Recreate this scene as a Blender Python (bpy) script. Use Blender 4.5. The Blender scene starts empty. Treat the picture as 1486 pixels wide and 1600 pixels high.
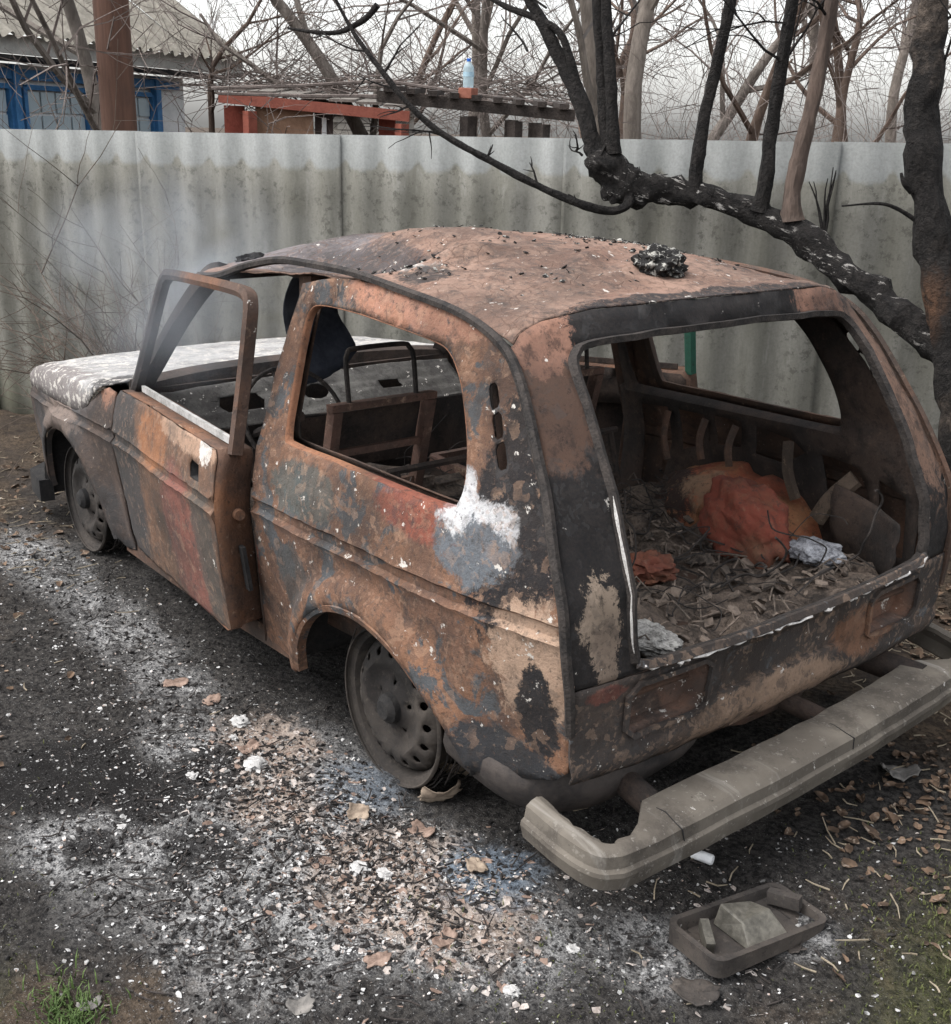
import bpy, bmesh, math, random
import numpy as np
from mathutils import Vector, Matrix, noise
from mathutils.geometry import delaunay_2d_cdt
random.seed(7); rng = np.random.default_rng(7)
R = math.radians
scene = bpy.context.scene
COL = scene.collection

# ------------------------------------------------------------------ camera
CAM = Vector((-2.22126, 2.27984, 1.71673)); FPX = 1742.97; PW, PH = 1486, 1600
RIGHT = Vector((-0.62233, -0.78222, 0.02885)); DOWN = Vector((-0.27005, 0.17996, -0.94588)); FWD = Vector((0.73469, -0.59644, -0.32324))
cd = bpy.data.cameras.new('camera'); cam = bpy.data.objects.new('camera', cd); COL.objects.link(cam)
m = Matrix.Identity(4)
for i, v in enumerate((RIGHT, -DOWN, -FWD)):
    for j in range(3): m[j][i] = v[j]
m.translation = CAM; cam.matrix_world = m
cd.sensor_fit = 'VERTICAL'; cd.sensor_height = 24.0; cd.sensor_width = 24.0 * PW / PH
cd.lens = 24.0 * FPX / PH
cd.clip_start = 0.05; cd.clip_end = 900
scene.camera = cam

# ------------------------------------------------------------------ light: overcast spring day
SUN_EL, SUN_AZ = R(58), R(28)
world = bpy.data.worlds.new('World'); scene.world = world; world.use_nodes = True
wn = world.node_tree.nodes; wl = world.node_tree.links; wn.clear()
wo = wn.new('ShaderNodeOutputWorld'); bg = wn.new('ShaderNodeBackground'); sky = wn.new('ShaderNodeTexSky'); hs = wn.new('ShaderNodeHueSaturation')
sky.sky_type = 'NISHITA'; sky.sun_disc = False; sky.sun_elevation = SUN_EL; sky.sun_rotation = SUN_AZ
sky.air_density = 1.2; sky.dust_density = 3.0; sky.ozone_density = 1.0
hs.inputs['Saturation'].default_value = 0.16; hs.inputs['Value'].default_value = 1.0
bg.inputs['Strength'].default_value = 0.15
wl.new(sky.outputs[0], hs.inputs['Color']); wl.new(hs.outputs[0], bg.inputs[0]); wl.new(bg.outputs[0], wo.inputs[0])
sd = bpy.data.lights.new('sun', 'SUN'); sd.energy = 1.1; sd.angle = R(45); sd.color = (1.0, 0.97, 0.93)
sun = bpy.data.objects.new('sun', sd); COL.objects.link(sun)
# world sun direction for sky rotation az: x = sin(az), y = cos(az)
sdir = Vector((math.sin(SUN_AZ) * math.cos(SUN_EL), math.cos(SUN_AZ) * math.cos(SUN_EL), math.sin(SUN_EL)))
sun.rotation_euler = (-sdir).to_track_quat('-Z', 'Y').to_euler(); sun.location = (0, 0, 12)
vs = scene.view_settings; vs.view_transform = 'Standard'; vs.look = 'None'; vs.gamma = 1.0; vs.exposure = 1.3

# ------------------------------------------------------------------ helpers
def W(u, v, d):
    """world point on the sight line through photo pixel (u, v) at depth d"""
    return CAM + FWD * d + RIGHT * ((u - 743) / FPX * d) + DOWN * ((v - 800) / FPX * d)
def Gp(u, v, z=0.0):
    r = FWD + RIGHT * ((u - 743) / FPX) + DOWN * ((v - 800) / FPX)
    return CAM + r * ((z - CAM.z) / r.z)
def tag(o, label=None, cat=None, group=None, kind=None):
    if label: o['label'] = label
    if cat: o['category'] = cat
    if group: o['group'] = group
    if kind: o['kind'] = kind
    return o
def empty(name, loc=(0, 0, 0), rot=(0, 0, 0)):
    o = bpy.data.objects.new(name, None); COL.objects.link(o); o.location = loc; o.rotation_euler = rot
    o.empty_display_size = 0.1
    return o
class MB:
    def __init__(s): s.v = []; s.f = []
    def add(s, vs_, fs_):
        b = len(s.v); s.v += [tuple(p) for p in vs_]; s.f += [tuple(i + b for i in f) for f in fs_]
        return s
    def box(s, c, d, rot=None):
        h = [x / 2 for x in d]; P = []
        for sx in (-1, 1):
            for sy in (-1, 1):
                for sz in (-1, 1):
                    p = Vector((sx * h[0], sy * h[1], sz * h[2]))
                    if rot: p = rot @ p
                    P.append(p + Vector(c))
        return s.add(P, [(0, 1, 3, 2), (4, 6, 7, 5), (0, 4, 5, 1), (2, 3, 7, 6), (0, 2, 6, 4), (1, 5, 7, 3)])
    def beam(s, a, b, w, h, up=(0, 0, 1)):
        return s.sweep([a, b], [(-w / 2, -h / 2), (w / 2, -h / 2), (w / 2, h / 2), (-w / 2, h / 2)], up)
    def sweep(s, path, prof, up=(0, 0, 1), cap=True, closed=False):
        path = [Vector(p) for p in path]; n = len(path); k = len(prof); V = []
        for i, p in enumerate(path):
            if closed: t = path[(i + 1) % n] - path[i - 1]
            else: t = path[min(i + 1, n - 1)] - path[max(i - 1, 0)]
            t.normalize(); u = Vector(up[i] if isinstance(up, list) else up); sd_ = t.cross(u)
            if sd_.length < 1e-5: sd_ = t.cross(Vector((1, 0.1, 0)))
            sd_.normalize(); u2 = sd_.cross(t)
            for a, b in prof: V.append(p + sd_ * a + u2 * b)
        F = []
        for i in range(n if closed else n - 1):
            j = (i + 1) % n
            for q in range(k):
                r_ = (q + 1) % k
                F.append((i * k + q, i * k + r_, j * k + r_, j * k + q))
        if cap and not closed:
            F.append(tuple(range(k - 1, -1, -1))); F.append(tuple((n - 1) * k + q for q in range(k)))
        return s.add(V, F)
    def tube(s, path, rad, sides=8, cap=True):
        path = [Vector(p) for p in path]; n = len(path)
        if not hasattr(rad, '__len__'): rad = [rad] * n
        V = []; u = None
        for i, p in enumerate(path):
            t = path[min(i + 1, n - 1)] - path[max(i - 1, 0)]
            if t.length < 1e-9: t = Vector((0, 0, 1))
            t.normalize()
            if u is None: u = t.orthogonal()
            u = (u - t * u.dot(t))
            if u.length < 1e-6: u = t.orthogonal()
            u.normalize(); w = t.cross(u)
            for q in range(sides):
                a = 2 * math.pi * q / sides
                V.append(p + (u * math.cos(a) + w * math.sin(a)) * rad[i])
        F = []
        for i in range(n - 1):
            for q in range(sides):
                r_ = (q + 1) % sides
                F.append((i * sides + q, i * sides + r_, (i + 1) * sides + r_, (i + 1) * sides + q))
        if cap:
            F.append(tuple(range(sides - 1, -1, -1))); F.append(tuple((n - 1) * sides + q for q in range(sides)))
        return s.add(V, F)
    def build(s, name, mat, parent=None, smooth=True, solid=0, bevel=0, recalc=False, ang=40, offset=0):
        me = bpy.data.meshes.new(name); me.from_pydata(s.v, [], s.f)
        if recalc:
            b = bmesh.new(); b.from_mesh(me); bmesh.ops.recalc_face_normals(b, faces=b.faces); b.to_mesh(me); b.free()
        me.materials.append(mat)
        if smooth:
            me.polygons.foreach_set('use_smooth', [True] * len(me.polygons)); me.set_sharp_from_angle(angle=R(ang))
        o = bpy.data.objects.new(name, me); COL.objects.link(o)
        if parent: o.parent = parent
        if solid:
            md = o.modifiers.new('solid', 'SOLIDIFY'); md.thickness = solid; md.offset = offset
        if bevel:
            md = o.modifiers.new('bevel', 'BEVEL'); md.width = bevel; md.segments = 2; md.limit_method = 'ANGLE'
        return o
def catmull(pts, n=6, closed=False):
    pts = [Vector(p) for p in pts]; out = []; N = len(pts)
    for i in range(N if closed else N - 1):
        p0 = pts[i - 1] if (i > 0 or closed) else pts[0]; p1 = pts[i]; p2 = pts[(i + 1) % N]; p3 = pts[(i + 2) % N] if (i + 2 < N or closed) else pts[-1]
        for k in range(n):
            t = k / n
            out.append(0.5 * ((2 * p1) + (-p0 + p2) * t + (2 * p0 - 5 * p1 + 4 * p2 - p3) * t * t + (-p0 + 3 * p1 - 3 * p2 + p3) * t ** 3))
    if not closed: out.append(pts[-1])
    return out
def dens(poly, step):
    out = []
    for i in range(len(poly)):
        a = np.array(poly[i]); b = np.array(poly[(i + 1) % len(poly)]); k = max(1, int(np.linalg.norm(b - a) / step))
        for j in range(k): out.append(tuple(a + (b - a) * j / k))
    return out
def inside(poly, pts):
    poly = np.array(poly); x, y = pts[:, 0], pts[:, 1]; r = np.zeros(len(pts), bool); n = len(poly); j = n - 1
    for i in range(n):
        xi, yi = poly[i]; xj, yj = poly[j]
        c = ((yi > y) != (yj > y)) & (x < (xj - xi) * (y - yi) / (yj - yi + 1e-15) + xi); r ^= c; j = i
    return r
def tess(outline, holes=(), step=0.025, rows=()):
    """triangulate a 2-D outline with holes, with a regular grid inside"""
    loops = [dens(outline, step)] + [dens(h, step) for h in holes]
    V = []; Ed = []
    for l in loops:
        b = len(V); V += l; Ed += [(b + i, b + (i + 1) % len(l)) for i in range(len(l))]
    B = np.array(V); lo = B.min(0); hi = B.max(0)
    gx, gy = np.meshgrid(np.arange(lo[0] + step / 2, hi[0], step), np.arange(lo[1] + step / 2, hi[1], step)); g = np.stack([gx.ravel(), gy.ravel()], 1)
    ok = inside(loops[0], g)
    for h in loops[1:]: ok &= ~inside(h, g)
    g = g[ok]
    if len(g):
        d = np.full(len(g), 9e9)
        for k in range(0, len(B), 200): d = np.minimum(d, ((g[:, None, :] - B[None, k:k + 200, :]) ** 2).sum(2).min(1))
        g = g[d > (0.45 * step) ** 2]
        V = V + [tuple(p) for p in g]
    for z in rows:
        q = np.stack([np.arange(lo[0] + step / 3, hi[0], step), np.full(len(np.arange(lo[0] + step / 3, hi[0], step)), z)], 1); ok = inside(loops[0], q)
        for h in loops[1:]: ok &= ~inside(h, q)
        b = len(V); idx = []
        for p, k_ in zip(q, ok): 
            if k_ and ((B - p) ** 2).sum(1).min() > (0.3 * step) ** 2: V.append(tuple(p)); idx.append(p[0])
        Ed += [(b + k, b + k + 1) for k in range(len(idx) - 1) if idx[k + 1] - idx[k] < step * 1.5]
    if len(rows) and len(g):
        rz_ = np.array(rows); V2 = V[:len(B)] + [p for p in V[len(B):] if (min(abs(rz_ - p[1])) < 1e-9 or min(abs(rz_ - p[1])) > 0.35 * step)]
        if len(V2) != len(V):   # rebuild the row edges after dropping grid points that sit too close to a row
            V = V2; Ed = [e for e in Ed if e[0] < len(B) and e[1] < len(B)]; by = {}
            for k, p in enumerate(V):
                if k >= len(B): by.setdefault(round(p[1], 6), []).append((p[0], k))
            for z in rows:
                l = sorted(by.get(round(z, 6), [])); Ed += [(l[k][1], l[k + 1][1]) for k in range(len(l) - 1) if l[k + 1][0] - l[k][0] < step * 1.5]
    r = delaunay_2d_cdt([Vector(p) for p in V], Ed, [], 0, 1e-6)
    vv = np.array([tuple(p) for p in r[0]]); ff = np.array([tuple(f) for f in r[2]])
    c = vv[ff].mean(1); ok = inside(loops[0], c)
    for h in loops[1:]: ok &= ~inside(h, c)
    return vv, ff[ok]
def panel(name, outline, holes, fn, mat, parent, step=0.025, solid=0.012, flip=False, mb=None, rows=()):
    vv, ff = tess(outline, holes, step, rows)
    P = [fn(a, b) for a, b in vv]
    F = [tuple(f[::-1]) if flip else tuple(f) for f in ff]
    if mb is not None: mb.add(P, F); return None
    return MB().add(P, F).build(name, mat, parent, solid=solid, offset=-1)
def nz(x, y, z, s=1.0, o=2):
    return noise.fractal(Vector((x * s, y * s, z * s)), 0.6, 2.0, o)

# ------------------------------------------------------------------ materials
class NT:
    def __init__(s, name):
        s.mat = bpy.data.materials.new(name); s.mat.use_nodes = True; s.t = s.mat.node_tree; s.n = s.t.nodes; s.l = s.t.links
        s.b = s.n['Principled BSDF']; s.b.inputs['Roughness'].default_value = 0.9
        s.co = s.n.new('ShaderNodeTexCoord').outputs['Object']
    def L(s, a, b): s.l.new(a, b)
    def val(s, x, inp):
        if hasattr(x, 'is_output') or isinstance(x, bpy.types.NodeSocket): s.L(x, inp)
        else: inp.default_value = x
    def mapping(s, scale=(1, 1, 1), loc=(0, 0, 0), rot=(0, 0, 0)):
        mp = s.n.new('ShaderNodeMapping'); s.L(s.co, mp.inputs[0]); mp.inputs['Scale'].default_value = scale; mp.inputs['Location'].default_value = loc; mp.inputs['Rotation'].default_value = rot
        return mp.outputs[0]
    def noise(s, scale, detail=4, rough=0.6, co=None, dist=0.0):
        t = s.n.new('ShaderNodeTexNoise'); s.L(co or s.co, t.inputs['Vector']); t.inputs['Scale'].default_value = scale; t.inputs['Detail'].default_value = detail; t.inputs['Roughness'].default_value = rough; t.inputs['Distortion'].default_value = dist
        return t.outputs['Fac']
    def voro(s, scale, feat='F1', co=None, out='Distance'):
        t = s.n.new('ShaderNodeTexVoronoi'); t.feature = feat; s.L(co or s.co, t.inputs['Vector']); t.inputs['Scale'].default_value = scale
        return t.outputs[out]
    def math(s, op, a, b=0.0, c=None, clamp=False):
        t = s.n.new('ShaderNodeMath'); t.operation = op; t.use_clamp = clamp; s.val(a, t.inputs[0]); s.val(b, t.inputs[1])
        if c is not None: s.val(c, t.inputs[2])
        return t.outputs[0]
    def ramp(s, x, a, b):
        t = s.n.new('ShaderNodeMapRange'); t.interpolation_type = 'SMOOTHSTEP'; s.val(x, t.inputs['Value']); t.inputs['From Min'].default_value = a; t.inputs['From Max'].default_value = b
        return t.outputs[0]
    def mix(s, fac, a, b):
        t = s.n.new('ShaderNodeMix'); t.data_type = 'RGBA'; s.val(fac, t.inputs[0])
        for x, i in ((a, 6), (b, 7)):
            if isinstance(x, (tuple, list)): t.inputs[i].default_value = (*x, 1)
            else: s.L(x, t.inputs[i])
        return t.outputs[2]
    def sep(s):
        t = s.n.new('ShaderNodeSeparateXYZ'); s.L(s.co, t.inputs[0]); return t.outputs
    def dist(s, c, sc=(1, 1, 1)):
        """distance of object coords to c with per-axis scale"""
        a = s.n.new('ShaderNodeVectorMath'); a.operation = 'SUBTRACT'; s.L(s.co, a.inputs[0]); a.inputs[1].default_value = c
        b = s.n.new('ShaderNodeVectorMath'); b.operation = 'MULTIPLY'; s.L(a.outputs[0], b.inputs[0]); b.inputs[1].default_value = sc
        d = s.n.new('ShaderNodeVectorMath'); d.operation = 'LENGTH'; s.L(b.outputs[0], d.inputs[0]); return d.outputs['Value']
    def blob(s, col, c, r, color, nzs, edge=0.35, amp=0.9, sc=(1, 1, 1), strength=1.0):
        d = s.math('DIVIDE', s.dist(c, sc), r); n_ = s.math('MULTIPLY_ADD', s.math('SUBTRACT', nzs, 0.5), amp * 2, d)
        mk = s.math('SUBTRACT', 1.0, s.ramp(n_, 1 - edge, 1 + edge * 0.15))
        if strength < 1: mk = s.math('MULTIPLY', mk, strength)
        return s.mix(mk, col, color)
    def out(s, col, rough=0.9, bump=None, bstr=0.5, bdist=0.01, metal=0.0, spec=0.25):
        if isinstance(col, (tuple, list)): s.b.inputs['Base Color'].default_value = (*col, 1)
        else: s.L(col, s.b.inputs['Base Color'])
        s.val(rough, s.b.inputs['Roughness']); s.b.inputs['Metallic'].default_value = metal; s.b.inputs['Specular IOR Level'].default_value = spec
        if bump is not None:
            t = s.n.new('ShaderNodeBump'); t.inputs['Strength'].default_value = bstr; t.inputs['Distance'].default_value = bdist; s.L(bump, t.inputs['Height']); s.L(t.outputs[0], s.b.inputs['Normal'])
        return s.mat
SOOT = (0.014, 0.014, 0.016); ASH = (0.62, 0.61, 0.60); STEEL = (0.068, 0.074, 0.080); TAN = (0.36, 0.25, 0.18); GREENP = (0.012, 0.06, 0.04)
def burnt(name, base, second, dark=(0.035, 0.028, 0.025), pale=TAN, amt_second=0.5, amt_dark=0.42, amt_pale=0.40, flakes=0.68, blobs=(), scale=1.0, streak=1.0, steel=None, amt_steel=0.4, cracks=0, bump=0.6, grime=0.45, plates=0.0, soot=0.55):
    t = NT(name)
    co = t.mapping((1, 1, streak)) if streak != 1 else t.co
    n1 = t.noise(3.2 * scale, 10, 0.72, co, 0.3); n2 = t.noise(9 * scale, 9, 0.74, co, 0.4); n3 = t.noise(38 * scale, 6, 0.75); n4 = t.noise(140, 3, 0.6)
    n5 = t.noise(5.3 * scale, 10, 0.74, t.mapping((1, 1, streak), (3.1, 7.7, 1.3)), 0.5)
    c = t.mix(t.ramp(n1, 1 - amt_second - 0.12, 1 - amt_second + 0.10), base, second)
    if steel is not None:
        n6 = t.noise(6.5, 9, 0.68, t.mapping((1, 1, 1), (9.2, 1.7, 4.3)), 0.6)
        c = t.mix(t.ramp(n6, 1 - amt_steel - 0.015, 1 - amt_steel + 0.02), c, steel)
    c = t.mix(t.ramp(n2, 1 - amt_pale - 0.03, 1 - amt_pale + 0.12), c, pale)
    c = t.mix(t.math('MULTIPLY', t.ramp(n5, 1 - amt_dark - 0.06, 1 - amt_dark + 0.10), 0.85), c, dark)
    nb_ = t.math('ADD', t.math('MULTIPLY', t.noise(13, 12, 0.78, t.mapping((1, 1, 0.75), (1.3, 0.2, 6.1)), 0.5), 0.75), t.math('MULTIPLY', n3, 0.25))
    hole = t.ramp(t.noise(33, 8, 0.75, t.mapping((1, 1, 1), (0.6, 8.1, 3.3))), 0.60, 0.66)
    for b in blobs:
        b = list(b) + [0.35, 0.9, (1, 1, 1), 1.0][len(b) - 3:]
        n_ = t.math('MULTIPLY_ADD', t.math('SUBTRACT', nb_, 0.5), b[4] * 2.9, t.math('DIVIDE', t.dist(b[0], b[5]), b[1]))
        mk_ = t.math('SUBTRACT', 1.0, t.ramp(n_, 1 - b[3] * 0.42, 1.03)); mk_ = t.math('MULTIPLY', mk_, t.math('MULTIPLY', t.math('SUBTRACT', 1.0, t.math('MULTIPLY', hole, 0.75)), b[6]))
        c = t.mix(mk_, c, b[2])
    # broad heat gradients: scorched brown and soot
    c = t.mix(t.math('MULTIPLY', t.ramp(t.noise(1.9, 4, 0.55, t.mapping((1, 1, 1.2), (7.3, 2.2, 0.6))), 0.44, 0.66), soot), c, tuple(.5 * x for x in dark))
    # plate-like paint and scale flakes with crisp edges
    if plates:
        dn = t.n.new('ShaderNodeTexNoise'); dn.inputs['Scale'].default_value = 16; dn.inputs['Detail'].default_value = 5; t.L(t.co, dn.inputs['Vector'])
        wm = t.n.new('ShaderNodeVectorMath'); wm.operation = 'MULTIPLY_ADD'; t.L(dn.outputs['Color'], wm.inputs[0]); wm.inputs[1].default_value = (.09, .09, .09); t.L(t.co, wm.inputs[2])
        for sc_, lo_, hi_, off_ in ((34, .86, .15, 0.0), (85, .84, .16, 3.0)):
            vt = t.n.new('ShaderNodeTexVoronoi'); t.L(wm.outputs[0], vt.inputs['Vector']); vt.inputs['Scale'].default_value = sc_
            sx = t.n.new('ShaderNodeSeparateColor'); t.L(vt.outputs['Color'], sx.inputs[0])
            clus = t.ramp(t.noise(5, 4, 0.6, t.mapping((1, 1, 1), (off_, 2.5, 4 + off_))), 0.44, 0.56)
            c = t.mix(t.math('MULTIPLY', t.math('MULTIPLY', t.ramp(sx.outputs[0], lo_, lo_ + .01), clus), plates), c, tuple(.55 * a_ + .45 * b_ for a_, b_ in zip(pale, second)))
            c = t.mix(t.math('MULTIPLY', t.math('MULTIPLY', t.ramp(sx.outputs[0], hi_, hi_ - .01), clus), plates), c, (0.045, 0.045, 0.046))
    # fine mottling: brown grime and pale dust
    c = t.mix(t.math('MULTIPLY', t.ramp(t.noise(19, 8, 0.78, t.mapping((1, 1, 0.7), (2.2, 5.1, 0.4))), 0.50, 0.64), grime), c, dark)
    c = t.mix(t.math('MULTIPLY', t.ramp(n3, 0.56, 0.70), grime * 0.7), c, pale)
    # pitting and small flakes
    pit = t.ramp(t.math('ADD', n3, t.math('MULTIPLY', n4, 0.35)), 0.50, 0.62)
    c = t.mix(t.math('MULTIPLY', t.math('SUBTRACT', 1.0, pit), 0.65), c, dark)
    fl = t.ramp(t.math('ADD', t.math('MULTIPLY', n2, 0.35), t.math('MULTIPLY', t.noise(26, 4, 0.7, t.mapping((1, 1, 1), (5, 2, 8))), 0.75)), flakes, flakes + 0.03)
    c = t.mix(t.math('MULTIPLY', fl, 0.85), c, (0.55, 0.52, 0.48))
    h = t.math('ADD', t.math('MULTIPLY', n3, 0.6), t.math('ADD', t.math('MULTIPLY', n4, 0.25), t.math('MULTIPLY', n2, 0.8)))
    if cracks:
        wv = t.n.new('ShaderNodeVectorMath'); wv.operation = 'MULTIPLY_ADD'; tn = t.n.new('ShaderNodeTexNoise'); tn.inputs['Scale'].default_value = 7; tn.inputs['Detail'].default_value = 4; t.L(t.co, tn.inputs['Vector']); t.L(tn.outputs['Color'], wv.inputs[0]); wv.inputs[1].default_value = (.16, .16, .16); t.L(t.co, wv.inputs[2])
        cr = t.ramp(t.voro(cracks, 'DISTANCE_TO_EDGE', wv.outputs[0]), 0.0, 0.05); cr = t.math('MAXIMUM', cr, t.ramp(n5, .50, .38))
        c = t.mix(t.math('MULTIPLY', t.math('SUBTRACT', 1.0, cr), 0.6), c, (0.10, 0.06, 0.045)); h = t.math('ADD', h, t.math('MULTIPLY', cr, 0.25))
    # brightness grain
    c = t.mix(t.math('MULTIPLY', t.math('SUBTRACT', n4, 0.35, None, True), 0.5), c, (0.05, 0.035, 0.028))
    return t.out(c, 0.88, h, bump, 0.012, 0.0, 0.25)
RUST = (0.115, 0.065, 0.046); ORANGE = (0.205, 0.108, 0.066); BROWN_ = (0.115, 0.062, 0.042); PINK = (0.40, 0.20, 0.135)

def simple(name, a, b, scale=8, rough=0.9, bump=0.5, dist=0.01, detail=6, spec=0.25, lo=0.35, hi=0.65):
    t = NT(name); n1 = t.noise(scale, detail, 0.65); n2 = t.noise(scale * 7, 4, 0.6)
    c = t.mix(t.ramp(t.math('ADD', t.math('MULTIPLY', n1, 0.7), t.math('MULTIPLY', n2, 0.3)), lo, hi), a, b)
    return t.out(c, rough, t.math('ADD', n1, t.math('MULTIPLY', n2, 0.5)), bump, dist, 0, spec)

# ================================================================== GROUND
def axis(lo, hi, step, far):
    core = list(np.arange(lo, hi + 1e-6, step)); a = []; s = step; x = hi
    while x < far: s *= 1.35; x += s; a.append(x)
    b = []; s = step; x = lo
    while x > -far: s *= 1.35; x -= s; b.append(x)
    return np.array(b[::-1] + core + a)
def gz(x, y):
    z = 0.018 * nz(x, y, 0.3, 1.3, 3) + 0.012 * nz(x, y, 5.3, 6, 3) + 0.006 * nz(x, y, 2.1, 19, 2)
    d = math.hypot(x - 0.5, y); return z * min(1.0, 1.0) - 0.004
GX = axis(-2.2, 4.8, 0.03, 320); GY = axis(-3.2, 2.6, 0.03, 320)
gv = []; 
for yy in GY:
    for xx in GX:
        zz = gz(xx, yy) if (abs(xx) < 12 and abs(yy) < 12) else 0.0
        gv.append((xx, yy, zz))
nx_, ny_ = len(GX), len(GY)
gf = [(j * nx_ + i, j * nx_ + i + 1, (j + 1) * nx_ + i + 1, (j + 1) * nx_ + i) for j in range(ny_ - 1) for i in range(nx_ - 1)]
def ground_mat():
    t = NT('burnt_ground'); S = t.sep()
    n0 = t.noise(1.1, 5, 0.6); n1 = t.noise(3.5, 8, 0.7, None, 0.3); n2 = t.noise(14, 8, 0.75); n3 = t.noise(55, 6, 0.75); n4 = t.noise(190, 3, 0.7)
    soil = t.mix(t.ramp(n2, 0.35, 0.65), (0.035, 0.028, 0.024), (0.075, 0.058, 0.045))
    litter = t.mix(t.ramp(n3, 0.38, 0.62), (0.04, 0.03, 0.022), (0.12, 0.09, 0.065))
    c = t.mix(t.ramp(n1, 0.42, 0.60), soil, litter)
    # moss and short grass outside the burnt patch
    moss = t.mix(t.ramp(n3, 0.35, 0.65), (0.03, 0.033, 0.014), (0.085, 0.085, 0.032))
    for cc, r_ in (((-1.55, 0.25, 0), 0.50), ((-1.75, -0.2, 0), 0.75), ((0.05, 2.05, 0), 0.38), ((0.9, 2.6, 0), 0.6), ((-1.3, -1.0, 0), 0.5), ((2.9, 2.3, 0), 0.5)):
        c = t.blob(c, cc, r_, moss, n1, 0.6, 0.7)
    # black char around and under the car
    char = t.mix(t.ramp(n3, 0.38, 0.64), (0.013, 0.012, 0.012), (0.062, 0.057, 0.053))
    for cc, r_, sc in (((0.9, 0.35, 0), 1.6, (0.62, 1, 0)), ((-0.5, 0.7, 0), 1.05, (1, 1, 0)), ((0.6, 1.35, 0), 0.75, (0.7, 1, 0)), ((0.15, 1.5, 0), .55, (1, 1, 0)), ((-0.75, -0.2, 0), 0.6, (1.2, 1, 0))):
        c = t.blob(c, cc, r_, char, n1, 0.45, 0.5, sc)
    # grey ash drifts
    nmix = t.math('ADD', t.math('MULTIPLY', n1, .4), t.math('ADD', t.math('MULTIPLY', n2, .4), t.math('MULTIPLY', n3, .2)))
    ashc = t.mix(t.ramp(t.math('ADD', t.math('MULTIPLY', n3, .6), t.math('MULTIPLY', n4, .4)), 0.42, 0.60), (0.055, 0.055, 0.058), (0.50, 0.495, 0.49))
    ash = t.mix(t.ramp(n2, 0.26, 0.50), (0.055, 0.053, 0.055), ashc)
    mk = t.ramp(t.math('ADD', t.math('MULTIPLY', n2, 0.5), t.math('MULTIPLY', n1, 0.6)), 0.48, 0.64)
    for cc, r_, sc in (((0.22, 0.99, 0), 0.34, (0.9, 1, 0)), ((-0.12, 1.06, 0), 0.34, (1, 1, 0)), ((-0.40, 1.02, 0), 0.36, (1, 1, 0)), ((-0.66, 0.92, 0), 0.26, (1, 1, 0)), ((0.0, 1.38, 0), 0.30, (0.9, 1, 0)), ((-0.36, 1.34, 0), 0.28, (1, 1, 0)), ((0.5, 1.12, 0), 0.16, (0.6, 1, 0)), ((-0.92, 0.66, 0), 0.17, (1, 1, 0)), ((-1.08, 0.36, 0), 0.10, (1, 1, 0)), ((1.35, 0.98, 0), 0.17, (0.30, 1, 0)), ((2.2, 0.98, 0), 0.20, (0.35, 1, 0)), ((0.85, 1.0, 0), 0.16, (0.6, 1, 0)), ((0.25, 1.55, 0), 0.18, (.8, 1, 0))):
        d = t.math('DIVIDE', t.dist(cc, sc), r_)
        w = t.math('SUBTRACT', 1.0, t.ramp(t.math('MULTIPLY_ADD', t.math('SUBTRACT', nmix, 0.5), 3.2, d), 0.55, 1.08))
        c = t.mix(t.math('MULTIPLY', w, t.math('ADD', t.math('MULTIPLY', mk, 0.75), 0.25)), c, ash)
    # tan and pink burnt flakes, white ash
    tan = t.mix(t.ramp(n3, 0.36, 0.58), (0.12, 0.09, 0.075), (0.46, 0.37, 0.31))
    for cc, r_, sc in (((-0.34, 0.98, 0), 0.24, (1, 1, 0)), ((-0.56, 0.94, 0), 0.20, (1, 1, 0)), ((0.36, 0.93, 0), 0.20, (0.8, 1.3, 0)), ((0.10, 1.04, 0), 0.16, (1, 1, 0))):
        c = t.blob(c, cc, r_, tan, n2, 0.55, 0.9, sc, 0.8)
    blue = t.mix(t.ramp(n3, 0.35, 0.6), (0.03, 0.035, 0.045), (0.20, 0.24, 0.29))
    c = t.blob(c, (-0.48, 0.80, 0), 0.16, blue, n2, 0.5, 0.8)
    c = t.blob(c, (0.02, 0.86, 0), 0.20, blue, n2, 0.5, 0.8, (1, 1.4, 0), 0.6)
    # dark wet spots
    for cc, r_ in (((0.03, 1.30, 0), 0.105), ((0.33, 1.28, 0), 0.16), ((0.36, 1.10, 0), 0.12), ((0.55, 1.45, 0), 0.22), ((0.20, 1.52, 0), 0.08)):
        c = t.blob(c, cc, r_, (0.013, 0.012, 0.012), n2, 0.25, 0.35, (1, 1, 0), 0.85)
    # salt of tiny white specks
    sp = t.math('MULTIPLY', t.ramp(n4, 0.60, 0.66), t.ramp(n1, 0.38, 0.55)); rad = t.math('SUBTRACT', 1.0, t.ramp(t.dist((0.3, 0.9, 0), (0.8, 1, 0)), 1.0, 1.9))
    c = t.mix(t.math('MULTIPLY', sp, t.math('MULTIPLY', rad, 0.3)), c, (0.5, 0.5, 0.5))
    h = t.math('ADD', t.math('MULTIPLY', n3, 0.5), t.math('ADD', n2, t.math('MULTIPLY', n4, 0.2)))
    return t.out(c, 0.95, h, 0.9, 0.03, 0, 0.15)
G = MB(); G.v = gv; G.f = gf
ground = G.build('ground', ground_mat()); tag(ground, kind='structure')

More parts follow.
